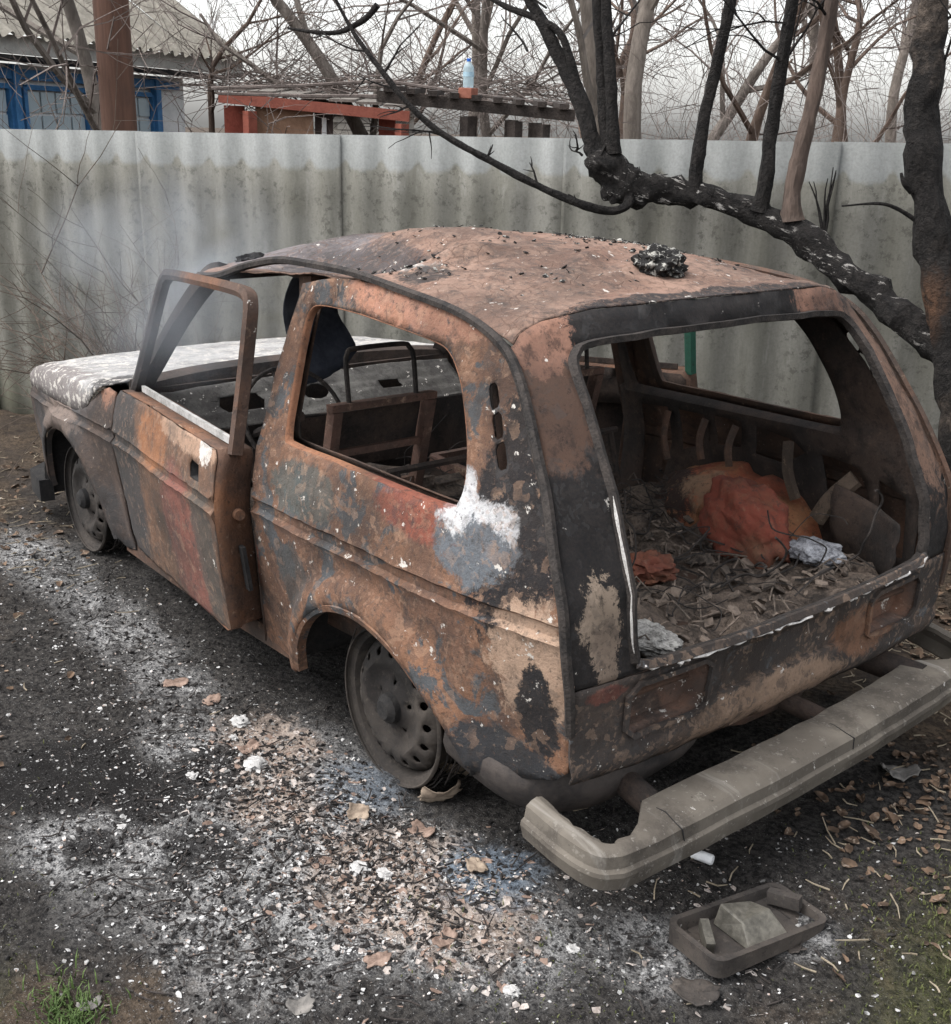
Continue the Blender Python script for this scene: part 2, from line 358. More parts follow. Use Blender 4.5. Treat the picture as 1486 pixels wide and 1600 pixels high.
# ================================================================== CORRUGATED FENCE
FA = Vector((4.852, 0.35, 0)); FD = Vector((-0.86392, -0.50363, 0)); FN = Vector((-0.50363, 0.86392, 0))   # FN points to the car
def fence_mat(seed):
    t = NT('asbestos_cement'); S = t.sep()
    mp = t.mapping((1, 1, 0.16), (seed, 0, 0)); n1 = t.noise(5.0, 6, 0.7, mp); n2 = t.noise(2.0, 5, 0.6, t.mapping((1, 1, 0.5), (0, seed, 0))); n3 = t.noise(24, 5, 0.75); n4 = t.noise(90, 3, 0.6); n5 = t.noise(16, 5, 0.7, mp)
    c = t.mix(t.ramp(n1, 0.32, 0.70), (0.125, 0.122, 0.105), (0.205, 0.20, 0.18))
    c = t.mix(t.math('MULTIPLY', t.ramp(n2, 0.42, 0.68), 0.4), c, (0.12, 0.114, 0.092))
    c = t.mix(t.math('MULTIPLY', t.ramp(n5, 0.56, 0.72), 0.3), c, (0.30, 0.297, 0.28))
    lich = t.math('MULTIPLY', t.ramp(n3, 0.52, 0.62), t.ramp(t.noise(2.6, 3, 0.5), 0.32, 0.52))
    c = t.mix(t.math('MULTIPLY', lich, 0.65), c, (0.07, 0.068, 0.058))
    # band at the top that the next row once covered: clean, with a scalloped lower edge
    ph = t.math('MULTIPLY', S[0], 2 * math.pi / 0.2)
    sc = t.math('MULTIPLY', t.math('POWER', t.math('MULTIPLY_ADD', t.math('SINE', ph), 0.5, 0.5), 5.0), 0.045)
    zb = t.math('ADD', S[2], t.math('SUBTRACT', t.math('MULTIPLY', t.math('SUBTRACT', n3, 0.5), 0.05), sc))
    clean = t.ramp(zb, -0.182, -0.150)
    cl = t.mix(t.ramp(n1, 0.35, 0.7), (0.185, 0.195, 0.194), (0.25, 0.26, 0.26))
    c = t.mix(t.math('MULTIPLY', clean, 0.8), c, cl)
    # green growth towards the foot
    c = t.mix(t.math('MULTIPLY', t.ramp(t.math('MULTIPLY_ADD', t.math('SUBTRACT', n2, 0.5), 1.2, t.math('MULTIPLY', S[2], -1)), 1.25, 1.75), 0.5), c, (0.10, 0.10, 0.06))
    c = t.mix(t.math('MULTIPLY', t.math('SUBTRACT', n4, 0.4, None, True), 0.8), c, (0.06, 0.06, 0.05))
    return t.out(c, 0.93, t.math('ADD', n3, t.math('MULTIPLY', n4, 0.5)), 0.35, 0.006, 0, 0.2)
fence = empty('corrugated_fence', FA + FD * 3); tag(fence, 'grey corrugated asbestos cement fence behind the burnt car', 'fence')
FM = [fence_mat(s) for s in (0.0, 3.7, 8.1)]
def sheet_mesh(mat, waves=6, H=1.80):
    mb = MB(); nu = waves * 14 + 1; nvz = 7; P = []
    for k in range(nvz):
        z = -H + H * k / (nvz - 1)
        for i in range(nu):
            x = i / (nu - 1) * (waves * 0.2 + 0.03)
            P.append((x, 0.0145 * math.sin(2 * math.pi * x / 0.2) , z))
    F = [(k * nu + i, k * nu + i + 1, (k + 1) * nu + i + 1, (k + 1) * nu + i) for k in range(nvz - 1) for i in range(nu - 1)]
    mb.add(P, F); me_o = mb.build('sheet', mat, None, solid=0.007); me = me_o.data; bpy.data.objects.remove(me_o); return me
SM = [sheet_mesh(m_) for m_ in FM]
for k in range(10):
    s0 = -2.45 + 1.2 * k
    o = bpy.data.objects.new('sheet', SM[(k * 2 + k // 3) % 3]); COL.objects.link(o); o.parent = fence
    md = o.modifiers.new('solid', 'SOLIDIFY'); md.thickness = 0.007
    top = 1.637 + 0.0150 * (s0 + 0.6) + random.uniform(-.003, .003)
    o.location = FD * (s0 - 3) + FN * (0.009 * (k % 2)) + Vector((0, 0, top))
    o.rotation_euler = (random.uniform(-.006, .006), math.atan(-0.015), math.atan2(FD.y, FD.x))
M_wood_grey = simple('weathered_wood', (0.10, 0.09, 0.08), (0.22, 0.20, 0.18), 6)
for k in range(6):
    b_ = FD * (-4.5 + 2.1 * k) - FN * 0.085
    o = MB().box((b_.x, b_.y, 0.80), (0.07, 0.07, 1.7)).build('post', M_wood_grey, fence, smooth=False)

def WF(u, v, off=0.4):
    """world point on the sight line through (u, v), off metres in front of the fence"""
    r = FWD + RIGHT * ((u - 743) / FPX) + DOWN * ((v - 800) / FPX); q = FA + FN * off
    return CAM + r * ((q - CAM).dot(FN) / r.dot(FN))
# ================================================================== BEHIND THE FENCE
Z0 = Vector((0, 0, 0))
def vert(u, v, d): p = W(u, v, d); return p
# ---- brown pole
M_pole = NT('brown_pole'); 
def pole_mat():
    t = M_pole; mp = t.mapping((1, 1, 0.08)); n1 = t.noise(9, 6, 0.7, mp); n2 = t.noise(3, 4, 0.6, t.mapping((1, 1, 0.4))); n3 = t.noise(60, 4, 0.6, mp)
    c = t.mix(t.ramp(n1, 0.3, 0.7), (0.06, 0.033, 0.024), (0.125, 0.066, 0.047)); c = t.mix(t.math('MULTIPLY', t.ramp(n2, 0.52, 0.66), 0.7), c, (0.05, 0.035, 0.03))
    return t.out(c, 0.8, t.math('ADD', n1, n3), 0.5, 0.01)
pole_mat()
pb = W(196, 330, 7.9)
mb = MB(); mb.tube([(0, 0, 0), (0, 0, 2.0), (0, 0, 4.6), (0, 0, 6.5)], [0.122, 0.118, 0.112, 0.108], 14)
pole = mb.build('pole', M_pole.mat); pole.location = (pb.x, pb.y, -0.02); tag(pole, 'thick brown wooden pole rising behind the fence on the left', 'pole')

# ---- house
M_roof = simple('old_roof_sheet', (0.15, 0.14, 0.12), (0.27, 0.25, 0.215), 4)
M_white = simple('whitewash', (0.60, 0.63, 0.65), (0.76, 0.78, 0.80), 5)
M_blue = simple('blue_paint', (0.03, 0.12, 0.28), (0.06, 0.20, 0.42), 7, 0.6)
M_dgrey = simple('dark_soffit', (0.03, 0.03, 0.032), (0.07, 0.07, 0.075), 5)
M_glass = NT('window_glass'); M_glass.out((0.42, 0.52, 0.58), 0.08, spec=0.6)
M_fascia = simple('grey_fascia', (0.30, 0.30, 0.29), (0.46, 0.46, 0.44), 6)
E0 = W(-60, 45, 10.2); E1 = W(380, 104, 14.2); ez = (E0.z + E1.z) / 2
hd = Vector((E1.x - E0.x, E1.y - E0.y, 0)); HL = hd.length; hd.normalize(); hn = Vector((-hd.y, hd.x, 0))
if hn.dot(CAM - E0) > 0: hn = -hn            # away from the camera
house = empty('house', (E0.x, E0.y, 0), (0, 0, math.atan2(hd.y, hd.x))); tag(house, 'village house with grey sheet roof and blue and white veranda', 'house')
sgn = 1 if Vector((-hd.y, hd.x, 0)).dot(hn) > 0 else -1
def HY(y): return y * sgn
X0h = -4.0
MB().box(((X0h + HL - 0.5) / 2, HY(0.65), ez / 2 - 0.1), (HL - 0.5 - X0h, 0.16, ez - 0.2)).build('wall', M_white, house, smooth=False)
MB().box(((X0h + HL - 0.5) / 2, HY(3.2), ez / 2 - 0.1), (HL - 0.7 - X0h, 4.9, ez - 0.25)).build('rear_wall', M_white, house, smooth=False)
MB().box(((X0h + HL) / 2, HY(0.03), ez - 0.055), (HL - X0h, 0.05, 0.17)).build('fascia', M_fascia, house, smooth=False)
MB().box(((X0h + HL) / 2, HY(0.38), ez - 0.16), (HL - X0h - 0.1, 0.62, 0.03)).build('soffit', M_dgrey, house, smooth=False)
roof = MB().box(((X0h + HL) / 2, HY(2.2), ez + 1.33), (HL - X0h - 0.2, 0.08, 0.08)).build('roof', M_dgrey, house, smooth=False)
RS = R(33)
def roof_sheet():
    mb = MB(); w_, l_ = 1.14, 1.72; nu = 61; P = []
    for k in range(2):
        for i in range(nu):
            x = i / (nu - 1) * w_; P.append((x, k * l_, 0.034 * math.sin(2 * math.pi * x / 0.19)))
    mb.add(P, [(i, i + 1, nu + i + 1, nu + i) for i in range(nu - 1)])
    o = mb.build('roof_sheet', M_roof, None, solid=0.008); me = o.data; bpy.data.objects.remove(o); return me
RSM = roof_sheet()
ncol = int((HL - X0h) / 1.1) + 1
for c in range(ncol):
    for r_ in range(3):
        o = bpy.data.objects.new('roof_sheet', RSM); COL.objects.link(o); o.parent = roof
        yy = -0.12 + r_ * 1.6 * math.cos(RS); zz = ez + 0.02 + r_ * 1.6 * math.sin(RS) + 0.012 * r_
        x0 = HL - 1.12 * (c + 1) - (0.38 * r_ if c == 0 else 0) * 0
        o.location = (x0 if sgn > 0 else x0, HY(yy), zz); o.rotation_euler = (RS if sgn > 0 else -RS, 0, 0); o.scale = (1, sgn, 1)
        o.rotation_euler.x += random.uniform(-.01, .01)
# veranda windows: frame > panes
def house_window(x, w_, z0, z1, cols, rows):
    f = MB(); fr = 0.05
    for a in (x, x + w_): f.box((a, HY(0.53), (z0 + z1) / 2), (fr, 0.07, z1 - z0))
    for b in (z0, z1): f.box((x + w_ / 2, HY(0.525), b), (w_ - fr - .004, 0.06, fr))
    fo = f.build('window', M_blue, house, smooth=False)
    for i in range(cols):
        for j in range(rows):
            cw = (w_ - fr) / cols; ch = (z1 - z0 - fr) / rows
            MB().box((x + fr / 2 + cw * (i + .5), HY(0.545), z0 + fr / 2 + ch * (j + .5)), (cw - 0.03, 0.012, ch - 0.03)).build('pane', M_glass.mat, fo, smooth=False)
for x in np.arange(0.1, HL - 1.2, 1.15): house_window(x, 0.95, 1.25, ez - 0.42, 4, 3)
for x in np.arange(-0.05, HL - 0.9, 1.15): MB().box((x, HY(0.50), (ez - 0.2) / 2), (0.09, 0.09, ez - 0.22)).build('post', M_blue, house, smooth=False)
MB().box((HL / 2 - 0.4, HY(0.50), ez - 0.30), (HL - 0.6, 0.05, 0.10)).build('beam', M_blue, house, smooth=False)

# ---- red steel gate frame with boards
M_red = simple('red_oxide_paint', (0.19, 0.055, 0.038), (0.27, 0.085, 0.058), 9, 0.6)
M_redpanel = simple('dark_red_board', (0.13, 0.03, 0.02), (0.20, 0.05, 0.035), 5)
M_board = simple('brown_board', (0.22, 0.13, 0.085), (0.31, 0.19, 0.13), 14)
M_ddoor = simple('dark_door', (0.06, 0.045, 0.042), (0.10, 0.075, 0.07), 6)
M_paper = simple('paper_note', (0.6, 0.6, 0.6), (0.7, 0.7, 0.7), 5)
D = 11.0
A = W(343, 152, D); B = W(640, 182, D); A2 = W(390, 168, D); B2 = W(622, 190, D)
gate = empty('red_shelter', ((A.x + B.x) / 2, (A.y + B.y) / 2, 0)); tag(gate, 'red painted steel shelter frame with brown boards behind the fence', 'shelter')
gl = gate.location
def gp(name, mat, *boxes, par=None):
    mb = MB()
    for a, b, w_, h_ in boxes: mb.beam(Vector(a) - gl, Vector(b) - gl, w_, h_)
    return mb.build(name, mat, par or gate, smooth=False)
gp('roof_beam', M_red, (A, B, 0.10, 0.10))
for u, v in ((390, 170), (628, 190)):
    p = W(u, v, D); gp('post', M_red, ((p.x, p.y, 0), (p.x, p.y, p.z - 0.02), 0.10, 0.10))
def vpanel(name, mat, u0, u1, vtop, d, par=None, th=0.03, zb=0.1):
    a = W(u0, vtop, d); b = W(u1, vtop, d); zt = (a.z + b.z) / 2; h_ = zt - zb; zc = (zt + zb) / 2
    return gp(name, mat, ((a.x, a.y, zc), (b.x, b.y, zc), th, h_), par=par)
vpanel('red_board', M_redpanel, 350, 382, 165, D + 0.25); vpanel('brown_board', M_board, 399, 489, 164, D + 0.1)
dd = vpanel('door', M_ddoor, 492, 520, 172, D + 0.2); vpanel('notice', M_paper, 503, 510, 184, D + 0.16, dd, 0.01, 1.62)
vpanel('red_board', M_redpanel, 592, 618, 186, D + 0.3)
# roof boards going back from the beam
back = FWD.copy(); back.z = 0; back.normalize()
for k in range(7):
    a = A.lerp(B, (k + 0.5) / 7) + Vector((0, 0, 0.085)); gp('roof_board', M_wood_grey, (a, a + back * 1.8 + Vector((0, 0, 0.10)), (B - A).length / 7 - 0.015, 0.025))

# ---- white brick shed seen through the frame
M_wbrick = simple('white_brick', (0.52, 0.49, 0.44), (0.66, 0.63, 0.58), 11); M_mortar = simple('mortar', (0.30, 0.28, 0.25), (0.38, 0.36, 0.33), 11)
a = W(518, 176, 13.5); b = W(640, 184, 13.5); shed = empty('white_brick_shed', ((a.x + b.x) / 2, (a.y + b.y) / 2, 0)); tag(shed, 'small white brick shed seen through the red frame', 'shed')
dirw = Vector((b.x - a.x, b.y - a.y, 0)); wl_ = dirw.length; dirw.normalize(); ang = math.atan2(dirw.y, dirw.x); shed.rotation_euler = (0, 0, ang)
zt = a.z - 0.02
wallo = MB().box((0, 0.4, zt / 2), (wl_, 0.76, zt)).build('wall', M_mortar, shed, smooth=False)
bm_ = MB().box((0, 0, 0), (0.24, 0.03, 0.068)).build('brick', M_wbrick, None, smooth=False); bme = bm_.data; bpy.data.objects.remove(bm_)
r0 = 0
for r_ in range(int(1.45 / 0.08), int(zt / 0.08)):
    for c in range(int(wl_ / 0.25)):
        xx = -wl_ / 2 + 0.13 + 0.25 * c + (0.06 if r_ % 2 else 0)
        if xx > wl_ / 2 - 0.12: continue
        o = bpy.data.objects.new('brick', bme); COL.objects.link(o); o.parent = wallo; o.location = (xx, 0.012 + random.uniform(-.003, .003), 0.04 + r_ * 0.08)
MB().box((0, 0.4, zt + 0.03), (wl_ + 0.1, 0.9, 0.06)).build('roof', M_wood_grey, shed, smooth=False)

# ---- dark wooden canopy with a bottle on it
M_char = simple('charred_wood', (0.010, 0.009, 0.009), (0.035, 0.032, 0.031), 12, 0.85, 0.9, 0.02)
M_dkwood = simple('dark_wet_wood', (0.022, 0.017, 0.015), (0.06, 0.048, 0.042), 10, 0.8, 0.7, 0.02)
A = W(590, 150, 8.6); B = W(898, 181, 8.6)
can = empty('dark_canopy', ((A.x + B.x) / 2, (A.y + B.y) / 2, 0)); tag(can, 'low canopy of dark weathered beams on posts behind the fence', 'canopy'); gl = can.location
def cp(name, mat, a, b, w_, h_): return MB().beam(Vector(a) - gl, Vector(b) - gl, w_, h_).build(name, mat, can, smooth=False)
cp('beam', M_dkwood, A, B, 0.12, 0.085)
for k in range(9):
    p = A.lerp(B, 0.06 + 0.11 * k) + Vector((0, 0, 0.055)); cp('rafter', M_dkwood, p - back * 0.12, p + back * 1.5 + Vector((0, 0, 0.06)), 0.07, 0.04)
for u, v in ((731, 178), (805, 185), (848, 190)):
    p = W(u, v, 8.6); cp('post', M_dkwood, (p.x, p.y, 0), (p.x, p.y, p.z - 0.02), 0.085, 0.085)
    p2 = p + back * 1.4; cp('post', M_dkwood, (p2.x, p2.y, 0), (p2.x, p2.y, p.z), 0.085, 0.085)
pbk = A.lerp(B, (731 - 590) / 308.0); 
M_brk = simple('red_brick', (0.20, 0.075, 0.05), (0.30, 0.12, 0.085), 20)
brick = MB().box((0, 0, 0.04), (0.115, 0.115, 0.078)).build('brick_block', M_brk, None, smooth=False, bevel=0.006); brick.location = pbk + Vector((0, 0, 0.044)) ; brick.rotation_euler = (0, R(6) * 0, R(25)); tag(brick, 'red brick lying on the dark canopy beam', 'brick')
M_pet = NT('clear_plastic'); M_pet.out((0.62, 0.76, 0.82), 0.12, spec=0.5); M_pet.b.inputs['Transmission Weight'].default_value = 0.55; M_pet.b.inputs['IOR'].default_value = 1.15
M_cap = NT('blue_cap'); M_cap.out((0.02, 0.13, 0.55), 0.4)
bot = empty('water_bottle', brick.location + Vector((0, 0, 0.079))); bot.scale = (.78, .78, .78); tag(bot, 'clear plastic water bottle with blue cap standing on the brick', 'bottle')
prof = [(0.0, 0.044), (0.012, 0.052), (0.06, 0.054), (0.085, 0.050), (0.10, 0.054), (0.15, 0.054), (0.165, 0.050), (0.18, 0.053), (0.205, 0.045), (0.232, 0.020), (0.245, 0.016)]
MB().tube([(0, 0, z) for z, r_ in prof], [r_ for z, r_ in prof], 18).build('body', M_pet.mat, bot)
MB().tube([(0, 0, .243), (0, 0, .268), (0, 0, .27)], [0.020, 0.020, 0.017], 14).build('cap', M_cap.mat, bot)
M_wlab = simple('bottle_label', (0.30, 0.45, 0.55), (0.42, 0.58, 0.66), 20, 0.5)
MB().tube([(0, 0, .104), (0, 0, .146)], 0.0552, 18, cap=False).build('label', M_wlab, bot)

# ---- trees
def bark(name, a, b, streak=0.25):
    t = NT(name); mp = t.mapping((1, 1, streak)); n1 = t.noise(11, 6, 0.7, mp, 0.4); n2 = t.noise(2.2, 4); n3 = t.noise(45, 4, 0.7, mp)
    c = t.mix(t.ramp(t.math('ADD', t.math('MULTIPLY', n1, 0.7), t.math('MULTIPLY', n3, 0.3)), 0.35, 0.65), a, b); c = t.mix(t.math('MULTIPLY', t.ramp(n2, 0.5, 0.7), 0.4), c, tuple(x * 0.5 for x in a))
    return t.out(c, 0.92, t.math('ADD', n1, t.math('MULTIPLY', n3, 0.6)), 0.8, 0.02)
M_barkg = bark('grey_bark', (0.085, 0.072, 0.062), (0.20, 0.175, 0.155)); M_barkb = bark('brown_bark', (0.065, 0.045, 0.036), (0.15, 0.108, 0.085)); M_barkl = bark('pale_bark', (0.10, 0.085, 0.073), (0.21, 0.18, 0.155))
M_twig = bark('twig_bark', (0.10, 0.082, 0.074), (0.20, 0.165, 0.15)); M_twigg = bark('grey_twig', (0.15, 0.135, 0.125), (0.28, 0.255, 0.24))  # twigs made lighter: sky glare around thin branches put into the colour
def grow(mb, tw, p, d, L, r, lev, maxlev, rnd, spread=0.75, upb=0.12, wig=0.16):
    n = max(3, int(5 if lev < 2 else 4)); path = [Vector(p)]; rads = [r]; dd = Vector(d).normalized()
    for i in range(n):
        dd = (dd + Vector((rnd.gauss(0, wig), rnd.gauss(0, wig), rnd.gauss(0, wig) + upb * (0.5 if lev else 0.1)))).normalized()
        path.append(path[-1] + dd * (L / n)); rads.append(max(r * (1 - 0.62 * (i + 1) / n), 0.0022))
    (mb if lev < 2 else tw).tube(catmull(path, 3) if lev == 0 else path, list(np.interp(np.linspace(0, 1, 3 * n + 1), np.linspace(0, 1, n + 1), rads)) if lev == 0 else rads, 12 if lev == 0 else (5 if lev == 1 else 3), cap=False)
    if lev >= maxlev: return
    k = {0: 6, 1: 5, 2: 4, 3: 3}.get(lev, 3)
    for j in range(k):
        t_ = (0.30 if lev == 0 else 0.2) + (0.75 if lev == 0 else 0.8) * (j + rnd.random()) / k; t_ = min(t_, 1.0)
        idx = min(int(t_ * n), n - 1); f = t_ * n - idx; q = path[idx].lerp(path[idx + 1], f); rr = rads[idx] * (1 - f) + rads[idx + 1] * f
        a = rnd.random() * 2 * math.pi; base = (path[idx + 1] - path[idx]).normalized(); o = base.orthogonal().normalized(); o2 = base.cross(o)
        sp = spread * rnd.uniform(0.7, 1.3)
        nd = base * math.cos(sp) + (o * math.cos(a) + o2 * math.sin(a)) * math.sin(sp)
        grow(mb, tw, q, nd, L * rnd.uniform(0.42, 0.66) * (1.0 - 0.25 * t_ if lev == 0 else 1), min(rr * 0.62, r * 0.42), lev + 1, maxlev, rnd, spread, upb, wig)
    if lev == 0:
        grow(mb, tw, path[-1], dd, L * 0.5, rads[-1], 1, maxlev, rnd, spread, upb, wig)
TREES = []
def tree_proto(seed, H, r, maxlev=4, spread=0.75, mats=None):
    rnd = random.Random(seed); mb = MB(); tw = MB(); grow(mb, tw, (0, 0, -0.1), (rnd.gauss(0, .06), rnd.gauss(0, .06), 1), H, r, 0, maxlev, rnd, spread)
    return mb, tw
protos = []
for sd_, H, r_, sp, mt in ((3, 4.2, 0.095, 0.7, M_barkg), (5, 3.4, 0.07, 0.9, M_barkb), (11, 5.0, 0.095, 0.6, M_barkl), (17, 2.8, 0.05, 0.8, M_barkb), (23, 4.4, 0.08, 0.8, M_barkg)):
    mb, tw = tree_proto(sd_, H, r_, 4, sp)
    a = mb.build('trunk', mt, None); b = tw.build('crown', M_twig if mt is not M_barkl else M_twigg, None); protos.append((a.data, b.data)); bpy.data.objects.remove(a); bpy.data.objects.remove(b)
def plant(k, loc, rz, sc, label, group='bare trees beyond the fence', name='bare_tree'):
    t = empty(name, loc, (0, 0, rz)); t.scale = (sc, sc, sc); tag(t, label, 'tree', group)
    for nm, me in zip(('trunk', 'crown'), protos[k]):
        o = bpy.data.objects.new(nm, me); COL.objects.link(o); o.parent = t
    return t
def at(u, d):
    p = W(u, 205, d); return (p.x, p.y, 0)
spots = [ # u, depth, proto, scale, label
 (1020, 10.5, 2, 1.15, 'bare tree with a straight grey trunk left of the three thin shoots'),
 (925, 9.6, 2, 1.0, 'bare pale tree rising right behind the charred fork'),
 (665, 12.5, 0, 1.1, 'bare forked tree behind the canopy with the bottle'),
 (238, 8.6, 4, 0.95, 'bare dark trunk beside the brown pole'),
 (1455, 7.2, 4, 1.1, 'bare grey tree behind the big charred trunk on the right'),
 (560, 15.5, 1, 1.2, 'bare tree beyond the red shelter frame'),
 (790, 16, 4, 1.2, 'bare tree beyond the right end of the dark canopy'),
 (1120, 14, 1, 1.3, 'bare tree behind the middle thin shoot'),
 (1290, 13, 3, 1.5, 'bare tree just right of the brown shoot'),
 (1370, 16, 1, 1.4, 'bare tree left of the big charred trunk'),
 (865, 19, 1, 1.5, 'bare tree far behind the charred fork'),
 (1060, 22, 0, 1.5, 'tall bare tree far behind the grey trunk'),
 (720, 22, 2, 1.4, 'pale bare tree far behind the bottle'),
 (1410, 22, 2, 1.4, 'pale bare tree far behind on the right'),
 (1560, 12, 0, 1.2, 'bare tree at the right edge behind the fence'),
 (330, 12.8, 3, 1.1, 'small bare tree between the house and the red shelter'),
 (960, 15, 3, 1.6, 'slender bare tree between the fork and the grey trunk'),
 (1240, 24, 2, 1.5, 'pale bare tree in the far row behind the shoots')]
for i, (u, d, k, sc, lab) in enumerate(spots):
    plant(k, at(u, d), i * 2.4 + 0.7, sc, lab)
# twiggy thicket and vine tangle: nobody could count it
th = MB(); rnd = random.Random(4)
for i in range(2600):
    u = rnd.uniform(400, 1500) if i % 26 else rnd.uniform(-20, 360); d = rnd.uniform(9.5, 30) if u > 420 else rnd.uniform(7.6, 9.2)
    p = W(u, 205, d); p.z = rnd.uniform(0.8, 2.0 + d * 0.075); a = rnd.random() * 6.28; dr = Vector((math.cos(a) * 0.6, math.sin(a) * 0.6, rnd.uniform(-0.3, 1.2))).normalized(); L = rnd.uniform(0.5, 1.6) * (1 if u > 420 else 0.6); path = [p]
    for k in range(4): dr = (dr + Vector((rnd.gauss(0, .25), rnd.gauss(0, .25), rnd.gauss(0, .2)))).normalized(); path.append(path[-1] + dr * L / 4)
    r0 = rnd.uniform(0.0022, 0.0055); th.tube(path, [r0, r0 * .85, r0 * .7, r0 * .5, r0 * .3], 3, cap=False)
tag(th.build('thicket', M_twig), 'tangle of thin bare twigs filling the gardens behind the fence', 'thicket', kind='stuff')
vn = MB()
for i in range(420):
    u = rnd.uniform(330, 900); v = 140 + (u - 330) * 0.02 + rnd.uniform(-22, 8); d = rnd.uniform(11.6, 13.0); p = W(u, v, d); a = RIGHT * rnd.uniform(-1, 1) + back * rnd.uniform(-.4, .4) + Vector((0, 0, rnd.uniform(-.25, .35))); a.normalize(); path = [p]
    for k in range(4): a = (a + Vector((rnd.gauss(0, .2), rnd.gauss(0, .2), rnd.gauss(0, .2)))).normalized(); path.append(path[-1] + a * 0.22)
    vn.tube(path, [0.007, 0.006, 0.005, 0.004, 0.003], 3, cap=False)
for a, b in (((330, 138), (600, 126)), ((340, 146), (620, 150)), ((600, 126), (890, 166)), ((560, 150), (890, 172))):
    vn.tube([W(*a, 9.4), W((a[0] + b[0]) / 2, (a[1] + b[1]) / 2 + 2, 9.4), W(*b, 9.4)], 0.014, 5)
tag(vn.build('vine_tangle', M_twig), 'dry vines lying over the poles above the red shelter', 'vines', kind='stuff')

# ================================================================== THE BURNT CAR  (car frame: x forward, y left, z up, rear axle at x = 0)
car = empty('burnt_car', (0, 0, -0.19), (0, 0.036, 0))
tag(car, 'burnt out rusty off-road car shell with its left door ajar', 'car')
_zs = [0.35, 0.4, .5, .7, .85, .87, .89, .95, 1.04, 1.07, 1.5, 1.6]; _ys = [.755, .768, .79, .815, .829, .828, .827, .820, .797, .785, .645, .61]
def Ys(x, z):
    y = float(np.interp(z, _zs, _ys))
    if x < -0.2: y -= .06 * ((-.2 - x) / .5) ** 2
    if x > 1.7: y -= .06 * ((x - 1.7) / 1.1) ** 2
    return y
AR = (0.0, 0.31); AF = (2.2, 0.40); CR = (0.838, 0.848, 0.858, 0.886, 0.8955, 0.906)
def relief(x, z):
    y = 0.0
    y += float(np.interp(z, [0.838, 0.846, 0.850, 0.858, 0.886, 0.893, 0.898, 0.906], [0, .005, .005, -.010, -.010, .004, .004, 0]))
    for cx, cz in (AR, AF):
        r = math.hypot(x - cx, z - cz)
        if 0.36 < r < 0.49 and z > cz - 0.02: y += 0.034 * float(np.interp(r, [.36, .445, .465, .49], [1, 1, .55, 0])) * min(1, (z - cz + .02) / .08)
    return y
def side(s):
    def f(x, z):
        b = 0.010 * nz(x, s * 3, z, 2.4, 2) * min(1, max(0, (1.05 - z) * 4)) + 0.0025 * nz(x, s * 3, z, 22, 2)
        return (x + 0.003 * nz(x, 7, z, 18, 2), s * (Ys(x, z) + relief(x, z) + b), z + 0.003 * nz(x, 3, z, 20, 2))
    return f
def sp(x, z, s=1, off=0.0): return Vector((x, s * (Ys(x, z) + off), z))

# ---- materials of the shell
M_quarter = burnt('burnt_quarter_panel', RUST, ORANGE, plates=0.30, amt_second=0.50, amt_dark=0.42, amt_pale=0.33, flakes=0.662, streak=0.8, steel=STEEL, amt_steel=0.455, scale=1.35, blobs=(
    ((-0.25, 0.78, 1.03), 0.14, (0.23, 0.062, 0.04), 0.5, 0.6, (0.6, 1, 2.2), 0.7),
    ((-0.54, 0.72, 1.07), 0.20, (0.012, 0.012, 0.014), 0.25, 0.7, (1.3, 1, 0.62)),
    ((-0.56, 0.74, 0.95), 0.12, (0.012, 0.012, 0.014), 0.3, 0.7, (1.8, 1, 0.7)),
    ((-0.62, 0.74, 0.78), 0.14, (0.34, 0.235, 0.17), 0.3, 0.8, (1, 1, 0.8)),
    ((-0.42, 0.77, 1.00), 0.13, (0.11, 0.122, 0.137), 0.3, 0.7, (1, 1, 1.3)),
    ((-0.355, 0.77, 1.075), 0.050, (0.52, 0.52, 0.53), 0.4, 0.7, (0.9, 1, 0.5), 0.95), ((-0.31, 0.77, 1.045), 0.030, (0.48, 0.49, 0.50), 0.4, 0.7, (0.45, 1, 1.2), 0.95),
    ((-0.44, 0.75, 1.08), 0.040, (0.52, 0.52, 0.53), 0.4, 0.8, (0.40, 1, 1.1), 0.95), ((-0.50, 0.74, 1.05), 0.042, (0.50, 0.50, 0.51), 0.4, 0.9, (0.7, 1, 0.7), 0.9), ((-0.40, 0.76, 1.03), 0.032, (0.46, 0.47, 0.49), 0.4, 0.9, (1.2, 1, 0.4), 0.85), ((-0.47, 0.75, 1.0), 0.030, (0.44, 0.45, 0.47), 0.4, 0.9, (1.2, 1, 0.4), 0.8),
    ((-0.32, 0.77, 0.905), 0.03, (0.66, 0.64, 0.58), 0.3, 0.4), ((-0.23, 0.78, 0.96), 0.03, (0.62, 0.60, 0.55), 0.3, 0.5, (1.6, 1, 0.7)), ((-0.52, 0.77, 0.80), 0.022, (0.6, 0.58, 0.45), 0.3, 0.4),
    ((-0.62, 0.74, 0.66), 0.10, (0.014, 0.014, 0.016), 0.3, 0.8, (1.6, 1, 0.7)),
    ((-0.50, 0.76, 0.50), 0.13, (0.03, 0.032, 0.036), 0.4, 0.6, (0.7, 1, 1.5)),
    ((0.60, 0.80, 0.80), 0.07, (0.33, 0.08, 0.05), 0.5, 0.8, (3, 1, 0.35), 0.6),
    ((0.30, 0.80, 0.97), 0.13, (0.075, 0.085, 0.08), 0.35, 0.7, (0.7, 1, 1.6), 0.8),
    ((0.36, 0.80, 0.70), 0.10, (0.06, 0.062, 0.062), 0.35, 0.8, (1, 1, 0.8), 0.8),
    ((-0.05, 0.65, 1.52), 0.16, PINK, 0.5, 0.6, (0.4, 1, 1.6), 0.8)))
